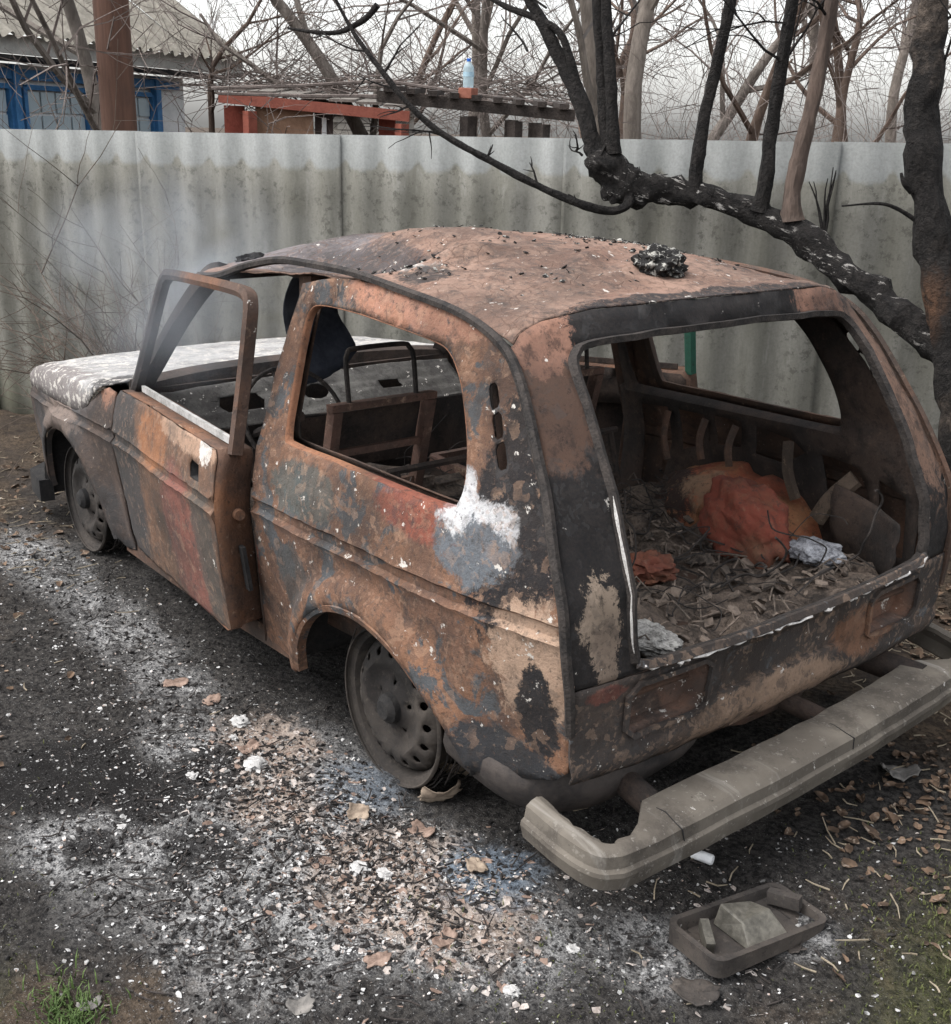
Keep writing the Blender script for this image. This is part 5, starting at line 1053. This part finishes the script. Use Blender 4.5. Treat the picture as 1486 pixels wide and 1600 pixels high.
# ================================================================== SHRUB BETWEEN BONNET AND FENCE
sb_ = Vector((3.30, -0.10, 0)); shrub = empty('bare_shrub', sb_); tag(shrub, 'bare brown shrub between the car bonnet and the fence', 'shrub')
rnd = random.Random(21)
M_shr = bark('shrub_twig', (0.07, 0.055, 0.045), (0.14, 0.11, 0.09))
for k in range(38):
    mb = MB(); u = rnd.uniform(-60, 260); v = rnd.uniform(320, 560); b = WF(u, v, 0.22) - sb_; p0 = Vector((rnd.gauss(0, .10), rnd.gauss(0, .08), 0)); d = b - p0
    d += FN * 0.02; twig(mb, p0, d, d.length * rnd.uniform(.8, 1.05), rnd.uniform(.004, .008), 2, rnd, .11, 3); mb.build('stem', M_shr, shrub)

# ================================================================== DEBRIS
M_cargo = simple('burnt_cargo', (0.045, 0.038, 0.034), (0.20, 0.155, 0.125), 13, 0.95, 1.0, 0.03, 8)
# heap inside the boot
P = []; nu = nv = 46
for j in range(nv):
    for i in range(nu):
        x = -.69 + 1.05 * i / (nu - 1); y = -.62 + 1.30 * j / (nv - 1)
        z = .685 + .045 * nz(x, y, 1, 3, 3) + .03 * nz(x, y, 4, 11, 3) + .012 * nz(x, y, 7, 34, 2) + .05 * max(0, x + .1) + .03 * max(0, .3 - abs(y - .1))
        P.append(Vector((x, y, z)))
CM = CI.inverted()
heap = MB().add([CM @ p for p in P], [(j * nu + i, j * nu + i + 1, (j + 1) * nu + i + 1, (j + 1) * nu + i) for j in range(nv - 1) for i in range(nu - 1)]).build('burnt_cargo', M_cargo); tag(heap, 'layer of burnt rubbish and ash lying on the boot floor of the car', 'debris', kind='stuff')
rnd = random.Random(31); mb = MB()
def flake(mb, p, size, rnd, th=0.18, up=Vector((0, 0, 1)), tilt=.5):
    n = rnd.choice((4, 5, 5, 6)); nrm = (up + Vector((rnd.gauss(0, tilt), rnd.gauss(0, tilt), 0))).normalized(); a = nrm.orthogonal().normalized(); b = nrm.cross(a); r0 = rnd.random() * 6.28; el = rnd.uniform(.5, 1)
    top = [p + nrm * (size * th) + (a * math.cos(r0 + 6.283 * k / n) + b * math.sin(r0 + 6.283 * k / n) * el) * size * rnd.uniform(.55, 1) + nrm * rnd.gauss(0, size * .08) for k in range(n)]
    bot_ = [q - nrm * size * th for q in top]
    mb.add(top + bot_, [tuple(range(n)), tuple(range(2 * n - 1, n - 1, -1))] + [(k, n + k, n + (k + 1) % n, (k + 1) % n) for k in range(n)])
for k in range(520):
    x = rnd.uniform(-.66, .3); y = rnd.uniform(-.55, .6); z = .70 + .045 * nz(x, y, 1, 3, 3) + .03 * nz(x, y, 4, 11, 3)
    if k % 4: flake(mb, CM @ Vector((x, y, z)), rnd.uniform(.008, .035), rnd, .25, tilt=.8)
    else:
        a = rnd.random() * 6.28; L = rnd.uniform(.04, .16); mb.tube([CM @ Vector((x, y, z + .01)), CM @ Vector((x + math.cos(a) * L / 2, y + math.sin(a) * L / 2, z + rnd.uniform(.01, .05))), CM @ Vector((x + math.cos(a) * L, y + math.sin(a) * L, z + .005))], .0028, 4)
tag(mb.build('burnt_scraps', simple('mixed_scrap', (0.03, 0.027, 0.025), (0.24, 0.19, 0.155), 9, .95, .8, .01), smooth=False), 'burnt wires and scraps strewn over the boot floor', 'debris', kind='stuff')
wm_ = MB(); rnd = random.Random(91)
for k in range(95):
    inb = k % 3; p = Vector((rnd.uniform(-.6, .35), rnd.uniform(-.5, .55), .72)) if inb else Vector((rnd.uniform(.55, 1.2), rnd.uniform(-.55, .55), .72)); a = rnd.random() * 6.28; d = Vector((math.cos(a), math.sin(a), rnd.uniform(.0, .7))); pts = [CM @ p]
    for q in range(7): d = (d + Vector((rnd.gauss(0, .5), rnd.gauss(0, .5), rnd.gauss(-.12, .35)))).normalized(); p = p + d * rnd.uniform(.03, .06); p.z = max(p.z, .70); p.y = max(-.58, min(.60, p.y)); p.x = max(-.64, p.x); pts.append(CM @ p)
    wm_.tube(catmull(pts, 3), rnd.choice((.0018, .0025, .0035)), 4)
for k in range(26):
    cx, cy = rnd.uniform(.05, .42), rnd.uniform(-.5, .5); ax = Vector((rnd.gauss(0, .5), rnd.gauss(0, .5), 1)).normalized(); o1_ = ax.orthogonal().normalized(); o2_ = ax.cross(o1_); L = rnd.uniform(.08, .14)
    wm_.tube([CM @ (Vector((cx, cy, .70)) + ax * L * q / 40 + (o1_ * math.cos(q * .8) + o2_ * math.sin(q * .8)) * .022) for q in range(41)], .002, 4)
tag(wm_.build('burnt_wires', M_rail), 'tangled burnt wires and seat springs inside the car', 'wires', kind='stuff')
# a few singled-out things inside the boot
def lump(name, c, dims, mat, seed, amp=.25, n=3, freq=2.2):
    b = bmesh.new(); bmesh.ops.create_icosphere(b, subdivisions=n, radius=1.0)
    for v in b.verts:
        p = v.co; f = 1 + amp * noise.fractal(p * freq + Vector((seed, 0, 0)), .7, 2, 4); v.co = Vector((p.x * dims[0] * f, p.y * dims[1] * f, p.z * dims[2] * f))
    me = bpy.data.meshes.new(name); b.to_mesh(me); b.free(); me.materials.append(mat); me.polygons.foreach_set('use_smooth', [True] * len(me.polygons)); me.set_sharp_from_angle(angle=R(60))
    o = bpy.data.objects.new(name, me); COL.objects.link(o); o.location = c; return o
M_redb = burnt('rust_red_cover', (0.20, 0.06, 0.04), (0.24, 0.11, 0.065), dark=(0.05, 0.04, 0.035), amt_dark=.28, amt_pale=.25, flakes=.73)
o = lump('crumpled_bag', CM @ Vector((-.27, .02, .735)), (.075, .06, .04), M_redb, 3, .4, 4); tag(o, 'small rust red crumpled lump in the middle of the boot', 'lump')
o = lump('ash_bundle', CM @ Vector((-.47, -.47, .735)), (.085, .07, .035), simple('white_blue_ash', (0.07, 0.07, 0.08), (0.40, 0.41, 0.44), 30, detail=9), 5, .24, 5, 1.8); tag(o, 'pale grey crumpled ash bundle at the right of the boot', 'ash')
o = lump('white_residue', CM @ Vector((-.60, .40, .735)), (.10, .06, .03), simple('white_residue', (0.06, 0.058, 0.055), (0.42, 0.41, 0.39), 30, detail=9), 8, .25, 5, 2.0); tag(o, 'white ash residue in the left rear corner of the boot', 'ash')
o = lump('front_debris', CM @ Vector((.95, .30, .66)), (.35, .40, .10), M_cargo, 12, .6, 4, 3); tag(o, 'heap of burnt upholstery remains between the front seats', 'debris')
M_heap = burnt('scorched_red_cover', (0.21, 0.055, 0.036), (0.19, 0.10, 0.06), dark=(0.05, 0.038, 0.032), pale=(0.30, 0.20, 0.13), amt_second=.45, amt_dark=.3, amt_pale=.32, flakes=.74)
o = lump('crumpled_cover', CM @ Vector((-.235, -.44, .765)), (.185, .105, .125), M_heap, 14, .22, 5, 1.6); o.rotation_euler = (0, R(-20), R(-12)); tag(o, 'large rust red crumpled cover heaped at the right of the boot', 'cover')
# charred lump on the roof
def mottled(name):
    t = NT(name); n1 = t.noise(38, 5, .7); n2 = t.noise(12, 4, .6); c = t.mix(t.ramp(n1, .52, .60), (0.018, 0.017, 0.017), (0.38, 0.37, 0.34)); c = t.mix(t.ramp(n2, .55, .7), c, (0.02, 0.019, 0.018)); return t.out(c, .95, n1, 1, .02)
zr = roofz(-.22, -.02)
o = lump('charred_wood_chunk', CM @ Vector((-.215, -.005, zr + .026)), (.062, .075, .042), mottled('charred_ashy_wood'), 2, .35, 4, 2.5); tag(o, 'charred ash flecked lump of wood lying on the car roof', 'chunk')
zr = roofz(.18, -.30); rr_ = MB(); rnd = random.Random(77)
for k in range(420):
    x = rnd.uniform(-.38, .75); y = rnd.uniform(-.5, .5)
    if rnd.random() < .4: x = rnd.gauss(.2, .12); y = rnd.gauss(-.33, .12)
    if rnd.random() < .10: x = rnd.gauss(.24, .08); y = rnd.gauss(.50, .04)
    if abs(y) > .57: continue
    flake(rr_, CM @ Vector((x, y, roofz(x, y) + .003)), rnd.uniform(.003, .012), rnd, .2, tilt=.4)
tag(rr_.build('roof_flakes', mottled('roof_ash_flakes'), smooth=False), 'ash flakes and charcoal bits scattered over the car roof', 'ash', kind='stuff')

# burnt lamp tray on the ground
M_tray = burnt('burnt_plastic_tray', (0.05, 0.045, 0.042), (0.085, 0.072, 0.062), dark=(0.015, 0.014, 0.014), pale=(0.16, 0.14, 0.12), amt_dark=.35, amt_pale=.25, flakes=.70, bump=.4)
tc = Gp(1168, 1452, .02); tray = empty('burnt_lamp_housing', (tc.x, tc.y, 0)); tag(tray, 'burnt black lamp housing lying face up below the bumper', 'lamp housing')
e0 = Gp(1108, 1500); e1 = Gp(1262, 1425); tdir = (e1 - e0); tdir.z = 0; tL = tdir.length; tdir.normalize(); tray.rotation_euler = (R(-2), R(3), math.atan2(tdir.y, tdir.x))
hx, hy = tL / 2 + .02, .085
def rrect(hx, hy, r, n=5): return [(sx * (hx - r) + r * math.cos(a), sy * (hy - r) + r * math.sin(a)) for sx, sy, a0 in ((1, 1, 0), (-1, 1, 90), (-1, -1, 180), (1, -1, 270)) for a in [R(a0 + 90 * k / n) for k in range(n + 1)]]
l0 = rrect(hx, hy, .03); l1 = rrect(hx - .012, hy - .012, .022); n = len(l0)
V = [(x, y, .006) for x, y in l0] + [(x * 1.01, y * 1.02, .045 + .006 * math.sin(x * 30)) for x, y in l0] + [(x, y, .045 + .006 * math.sin(x * 30)) for x, y in l1] + [(x * .97, y * .95, .016) for x, y in l1]
MB().add(V, [(a * n + k, a * n + (k + 1) % n, (a + 1) * n + (k + 1) % n, (a + 1) * n + k) for a in range(3) for k in range(n)] + [tuple(range(n - 1, -1, -1)), tuple(range(3 * n, 4 * n))]).build('tray', M_tray, tray, ang=30)
M_refl = simple('sooty_reflector', (0.05, 0.047, 0.04), (0.14, 0.13, 0.11), 10, .45)
w1 = [(-.055, -.062, .02), (.07, -.062, .02), (.07, .055, .02), (-.055, .055, .02), (-.035, -.015, .058), (.055, -.01, .062), (.05, .045, .05), (-.045, .05, .072)]
MB().add(w1, [(0, 1, 5, 4), (1, 2, 6, 5), (2, 3, 7, 6), (3, 0, 4, 7), (4, 5, 6, 7)]).build('reflector', M_refl, tray, smooth=False, bevel=.004)
MB().beam((-hx + .04, -.02, .03), (-hx + .075, .04, .045), .02, .03)  .build('socket', M_refl, tray, smooth=False); MB().beam((hx - .06, .05, .04), (hx - .03, -.02, .05), .025, .03).build('socket', M_tray, tray, smooth=False)

def scrap(name, u, v, size, mat, label, cat, seed, curl=.4, asp=.7, z0=.015, group=None, rz=None, stand=0):
    rr = random.Random(seed); n = 11; P = []
    for j in range(n):
        for i in range(n):
            a = (i / (n - 1) - .5) * 2; b = (j / (n - 1) - .5) * 2; k = 1 - .28 * nz(a * 1.1, b * 1.1, seed, 1.3, 2) ; m_ = max(abs(a), abs(b)); q = math.hypot(a, b); f = (m_ / q if q > 1e-6 else 1) * .5 + .5
            P.append((a * f * size * k, b * f * size * asp * k, size * (curl * (.5 * a * a + .25 * b * abs(a)) + .16 * nz(a, b, seed + 3, 1.7, 3))))
    o = MB().add(P, [(j * n + i, j * n + i + 1, (j + 1) * n + i + 1, (j + 1) * n + i) for j in range(n - 1) for i in range(n - 1)]).build(name, mat, None, solid=.0025)
    p = Gp(u, v, z0); zmin = min(q[2] for q in P); o.location = (p.x, p.y, gz(p.x, p.y) - zmin * 1.0 + .001); o.rotation_euler = (stand, rr.uniform(-.1, .1), rr.uniform(0, 6.28) if rz is None else rz)
    if stand: o.location.z += size * asp * math.sin(stand) * .8
    tag(o, label, cat, group); return o
M_tansheet = simple('tan_burnt_sheet', (0.17, 0.13, 0.10), (0.33, 0.265, 0.205), 8, .95); M_pinksheet = simple('pink_burnt_flake', (0.13, 0.088, 0.07), (0.29, 0.21, 0.17), 12, .95); M_whiteash = simple('white_ash_lump', (0.28, 0.275, 0.27), (0.52, 0.51, 0.50), 22, .97); M_greysheet = simple('grey_scrap', (0.10, 0.095, 0.09), (0.22, 0.205, 0.19), 7, .95); M_leafb = simple('dead_leaf', (0.14, 0.085, 0.05), (0.28, 0.19, 0.125), 25, .9)
scrap('bent_sheet', 705, 1205, .072, M_tansheet, 'bent tan sheet leaning against the bottom of the rear wheel', 'sheet', 3, .7, .8, .02, rz=.6, stand=.75)
scrap('bent_sheet', 690, 1245, .055, M_tansheet, 'narrow tan sheet standing on the ground below the rear wheel', 'sheet', 5, .6, .6, .02, rz=1.2, stand=.9)
scrap('grey_scrap', 1405, 1205, .055, M_greysheet, 'pale grey curled scrap among the leaves right of the bumper', 'scrap', 7, .8)
scrap('bark_scrap', 660, 1290, .036, M_pinksheet, 'brownish curled flake just below the rear wheel', 'flake', 11, .6)
scrap('bark_scrap', 590, 1500, .028, M_pinksheet, 'flat orange flake near the bottom edge in the ash', 'flake', 13, .2)
scrap('bark_scrap', 695, 1470, .03, M_pinksheet, 'dull pink curled flake lying in the ash at the bottom', 'flake', 17, .5)
scrap('bark_scrap', 390, 1160, .035, M_pinksheet, 'orange flake beside the white ash lumps left of the wheel', 'flake', 19, .3)
scrap('bark_scrap', 745, 1355, .032, M_tansheet, 'tan curled flake in the pale debris below the bumper end', 'flake', 23, .5)
scrap('bark_scrap', 275, 1062, .04, M_pinksheet, 'pink flake on the black ground left of the rear wheel', 'flake', 27, .2)
scrap('bark_scrap', 330, 1085, .035, M_pinksheet, 'second pink flake on the black ground toward the rear wheel', 'flake', 29, .2)
scrap('bark_scrap', 560, 1270, .030, M_tansheet, 'small tan upright flake in the ash left of the rear wheel foot', 'flake', 33, .6, stand=.6)
scrap('dark_scrap', 1085, 1545, .05, M_tray, 'dark flat scrap left below the lamp housing', 'scrap', 37, .3)
scrap('dark_scrap', 1240, 1470, .028, M_tray, 'small dark scrap right of the lamp housing', 'scrap', 38, .5)
scrap('bark_scrap', 140, 1560, .024, M_greysheet, 'grey scrap at the bottom left beside the grass', 'scrap', 41, .6)
scrap('bark_scrap', 470, 1565, .026, M_greysheet, 'curled grey scrap at the bottom edge left of centre', 'scrap', 43, .7)
for i, (u, v, sz, lab) in enumerate(((400, 1200, .036, 'largest white ash lump left of the rear wheel'), (375, 1125, .030, 'white ash lump just above the largest one'), (300, 1215, .017, 'white lump at the left of the ash patch'), (365, 1150, .015, 'tiny white lump between two ash lumps'), (190, 1290, .014, 'white pebble of ash on the black ground at left'), (560, 1360, .026, 'white ash lump in the middle of the pale debris'), (600, 1370, .022, 'white ash lump right beside the middle one'), (800, 1552, .018, 'white pointed ash flake at the bottom centre'), (895, 1480, .016, 'pale ash lump left of the lamp housing'))):
    p = Gp(u, v); o = lump('ash_lump', (p.x, p.y, gz(p.x, p.y) + sz * .15), (sz, sz * .8, sz * .42), M_whiteash, i * 3.1, .55, 3, 2.6); tag(o, lab, 'ash lump', 'white ash lumps on the ground')
p = Gp(1096, 1340, .015); wt = empty('white_tube', (p.x, p.y, gz(p.x, p.y) + .014), (0, R(90), R(20))); tag(wt, 'small white tube lying just below the bumper', 'tube')
M_wt = simple('white_plastic', (0.66, 0.67, 0.68), (0.76, 0.77, 0.78), 9, .5); MB().tube([(0, 0, -.03), (0, 0, -.026), (0, 0, .022), (0, 0, .026)], [.011, .0135, .0135, .011], 14).build('body', M_wt, wt); MB().tube([(0, 0, .026), (0, 0, .036)], [.006, .004], 10).build('nozzle', M_wt, wt)
p = W(352, 417, 4.55)
# twisted bits along the windscreen header
o = lump('charred_bit', CM @ Vector((1.20, .47, 1.515)), (.03, .05, .02), M_char, 6, .8, 3, 3); tag(o, 'charred bit sitting on the front edge of the car roof', 'debris')

# ---- loose small stuff on the ground
def scatter(name, n, spots, sizes, mat, label, cat, seed, th=.2, tilt=.5, mode='flake'):
    rnd = random.Random(seed); mb = MB(); tot = sum(s[3] for s in spots)
    for k in range(n):
        r_ = rnd.random() * tot
        for s in spots:
            r_ -= s[3]
            if r_ <= 0: break
        x = rnd.gauss(s[0], s[2][0]); y = rnd.gauss(s[1], s[2][1]); z = gz(x, y)
        if -.3 < x < .22 and .5 < y < .76: continue
        sz = sizes[0] * (sizes[1] / sizes[0]) ** (rnd.random() ** 1.8)
        if mode == 'flake': flake(mb, Vector((x, y, z)), sz, rnd, th, tilt=tilt)
        elif mode == 'leaf':
            a = rnd.random() * 6.28; d = Vector((math.cos(a), math.sin(a), rnd.uniform(-.1, .35))).normalized(); w_ = d.cross(Vector((rnd.gauss(0, .35), rnd.gauss(0, .35), 1))).normalized(); p0 = Vector((x, y, z + .004)); u_ = w_.cross(d); c_ = rnd.uniform(.1, .45) * sz
            n_ = 8; q = [p0 + d * sz * .6 - u_ * c_ * .1]
            for k_ in range(n_):
                an = 6.2832 * k_ / n_; rr_ = rnd.uniform(.72, 1.08); lx = .6 + .6 * math.cos(an) * rr_; ly = .40 * math.sin(an) * rr_ * (1 - .25 * math.cos(an)); q.append(p0 + d * sz * lx + w_ * sz * ly + u_ * (c_ * (2.2 * abs(ly)) ** 1.3 + rnd.gauss(0, .05) * sz + c_ * .5 * (lx - .6) ** 2))
            mb.add(q, [(0, 1 + k_, 1 + (k_ + 1) % n_) for k_ in range(n_)])
        elif mode == 'grass':
            a = rnd.random() * 6.28; ln = Vector((math.cos(a), math.sin(a), 0)); wv = Vector((-ln.y, ln.x, 0)) * .0018; p0 = Vector((x, y, z - .003)); h_ = sz; p1 = p0 + ln * h_ * .2 + Vector((0, 0, h_ * .6)); p2 = p0 + ln * h_ * .65 + Vector((0, 0, h_ * .85))
            mb.add([p0 - wv, p0 + wv, p1 + wv * .8, p1 - wv * .8, p2], [(0, 1, 2, 3), (3, 2, 4)])
        elif mode == 'stick':
            a = rnd.random() * 6.28; L = sz; p0 = Vector((x, y, z + .004)); d = Vector((math.cos(a), math.sin(a), rnd.uniform(-.05, .25))); mb.tube([p0, p0 + d * L * .5 + Vector((rnd.gauss(0, .1), rnd.gauss(0, .1), 0)) * L, p0 + d * L], [.0022, .002, .0012], 4)
    return tag(mb.build(name, mat, smooth=False), label, cat, kind='stuff')
near = [(.15, 1.02, (.24, .12), 4), (-.38, 1.0, (.18, .12), 4), (.75, 1.12, (.45, .2), 2.6), (1.7, 1.0, (.55, .14), 2.6), (-.75, .65, (.25, .2), 1.2), (-1.1, .35, (.25, .25), .8), (.1, 1.45, (.3, .15), 2.6), (-.32, 1.32, (.2, .13), 2.6)]
M_ashm = NT('ash_flakes_mix'); 
def ashmix():
    t = M_ashm; n_ = t.noise(31, 3, .6); n2 = t.noise(90, 2, .5); c = t.mix(t.ramp(n_, .40, .60), (0.13, 0.128, 0.125), (0.46, 0.455, 0.45)); return t.out(t.mix(t.ramp(n2, .55, .7), c, (0.30, 0.22, 0.18)), .95)
ashmix()
M_paleash = simple('pale_ash_scale', (0.20, 0.165, 0.145), (0.50, 0.45, 0.42), 21, .95)
scatter('ash_flakes', 14500, near, (.0015, .010), M_ashm.mat, 'fine white ash flakes strewn over the burnt ground', 'ash', 1)
scatter('tan_flakes', 650, [(-.36, 1.0, (.17, .12), 3), (.32, .98, (.16, .10), 1), (.08, 1.02, (.16, .09), 1.2), (-.62, .85, (.1, .1), .6), (-.2, 1.25, (.15, .1), .6)], (.005, .022), M_pinksheet, 'tan and pink burnt flakes in the ash below the wheel', 'flakes', 2, .10, .55)
scatter('pale_flakes', 1900, [(-.40, 1.0, (.18, .11), 3), (.15, 1.02, (.22, .10), 2), (-.9, .6, (.2, .2), .5), (-.6, .95, (.12, .1), 1)], (.003, .017), M_paleash, 'pale brown flakes in the ash below the wheel', 'flakes', 22, .12, .55)
scatter('charcoal_bits', 10000, near + [(.6, .9, (.6, .2), 3), (-.6, .5, (.3, .3), 2)], (.002, .013), M_char, 'black charcoal crumbs strewn over the burnt ground', 'charcoal', 3, .4, .8)
scatter('burnt_straw', 900, near + [(2.0, 1.2, (.8, .3), 2)], (.02, .09), M_rail, 'burnt straw and thin twigs on the ground', 'straw', 4, mode='stick')
M_leafm = NT('leaf_litter_mix')
def leafmix():
    t = M_leafm; n_ = t.noise(17, 3, .6); n2 = t.noise(60, 2, .5); c = t.mix(t.ramp(n_, .38, .62), (0.05, 0.034, 0.024), (0.15, 0.10, 0.068)); t.out(t.mix(t.ramp(n2, .55, .72), c, (0.22, 0.175, 0.14)), .85)
leafmix()
scatter('leaf_litter', 2600, [(-.55, -1.5, (.45, .3), 3), (-1.05, -.55, (.22, .25), 2.2), (.3, -1.9, (.5, .3), 1.5), (3.3, 1.2, (.7, .4), 2.4), (2.6, 1.7, (.5, .3), 1.0), (-1.45, -.15, (.3, .3), .8), (1.4, 1.75, (.5, .2), .8)], (.016, .05), M_leafm.mat, 'dead brown leaves on the ground around the burnt patch', 'leaves', 5, mode='leaf')
scatter('dry_straw', 1100, [(3.2, 1.3, (.8, .5), 3), (-.6, -1.4, (.5, .4), 2), (-1.3, -.2, (.4, .4), 1)], (.03, .10), simple('dry_straw', (0.17, 0.14, 0.10), (0.33, 0.28, 0.21), 14), 'dry straw and stalks around the burnt patch', 'straw', 6, mode='stick')
M_grass = simple('moss_grass', (0.04, 0.048, 0.016), (0.10, 0.108, 0.04), 6, .8); M_grassb = simple('bright_grass', (0.04, 0.07, 0.018), (0.09, 0.135, 0.04), 6, .7)
scatter('moss_grass', 7000, [(-1.48, .22, (.16, .16), 3), (-1.30, -.05, (.16, .14), 1.6), (.05, 1.98, (.25, .12), 1.2), (.8, 2.0, (.5, .25), 1.0), (-.9, .95, (.25, .10), .5), (3.0, 1.9, (.5, .3), .8)], (.006, .020), M_grass, 'short mossy grass at the edge of the burnt patch', 'grass', 7, mode='grass')
tg_ = Gp(110, 1585); scatter('grass_tuft', 420, [(tg_.x, tg_.y, (.05, .035), 3)], (.02, .045), M_grassb, 'bright green grass tuft at the bottom left', 'grass', 8, mode='grass')

# ================================================================== SMOKE drifting out of the cabin
def smoke(name, c, dims, dens_, label):
    t = bpy.data.materials.new('smoke'); t.use_nodes = True; n = t.node_tree.nodes; l = t.node_tree.links; n.clear()
    o_ = n.new('ShaderNodeOutputMaterial'); v = n.new('ShaderNodeVolumePrincipled'); tc_ = n.new('ShaderNodeTexCoord'); ns = n.new('ShaderNodeTexNoise'); ns.inputs['Scale'].default_value = 1.6; ns.inputs['Detail'].default_value = 3; ns.inputs['Distortion'].default_value = .6
    ln = n.new('ShaderNodeVectorMath'); ln.operation = 'LENGTH'; mr = n.new('ShaderNodeMapRange'); mr.inputs['From Min'].default_value = 1.0; mr.inputs['From Max'].default_value = 0.15
    m2 = n.new('ShaderNodeMapRange'); m2.inputs['From Min'].default_value = .40; m2.inputs['From Max'].default_value = .72
    mu = n.new('ShaderNodeMath'); mu.operation = 'MULTIPLY'; mu2 = n.new('ShaderNodeMath'); mu2.operation = 'MULTIPLY'; mu2.inputs[1].default_value = dens_
    l.new(tc_.outputs['Object'], ns.inputs['Vector']); l.new(tc_.outputs['Object'], ln.inputs[0]); l.new(ln.outputs['Value'], mr.inputs['Value']); l.new(ns.outputs['Fac'], m2.inputs['Value']); l.new(mr.outputs[0], mu.inputs[0]); l.new(m2.outputs[0], mu.inputs[1]); l.new(mu.outputs[0], mu2.inputs[0]); l.new(mu2.outputs[0], v.inputs['Density'])
    v.inputs['Color'].default_value = (0.80, 0.86, 0.95, 1); v.inputs['Anisotropy'].default_value = 0.2; l.new(v.outputs[0], o_.inputs['Volume'])
    b = bmesh.new(); bmesh.ops.create_icosphere(b, subdivisions=3, radius=1.0); me = bpy.data.meshes.new(name); b.to_mesh(me); b.free(); me.materials.append(t); o = bpy.data.objects.new(name, me); COL.objects.link(o); o.location = c; o.scale = dims; tag(o, label, 'smoke', kind='stuff')
smoke('smoke', (1.50, 0.62, 1.22), (.62, .52, .42), 1.9, 'thin bluish smoke drifting from the front of the car cabin')
scene.cycles.volume_step_rate = 3.0
scene.cycles.max_bounces = 6; scene.cycles.diffuse_bounces = 3; scene.cycles.transparent_max_bounces = 8
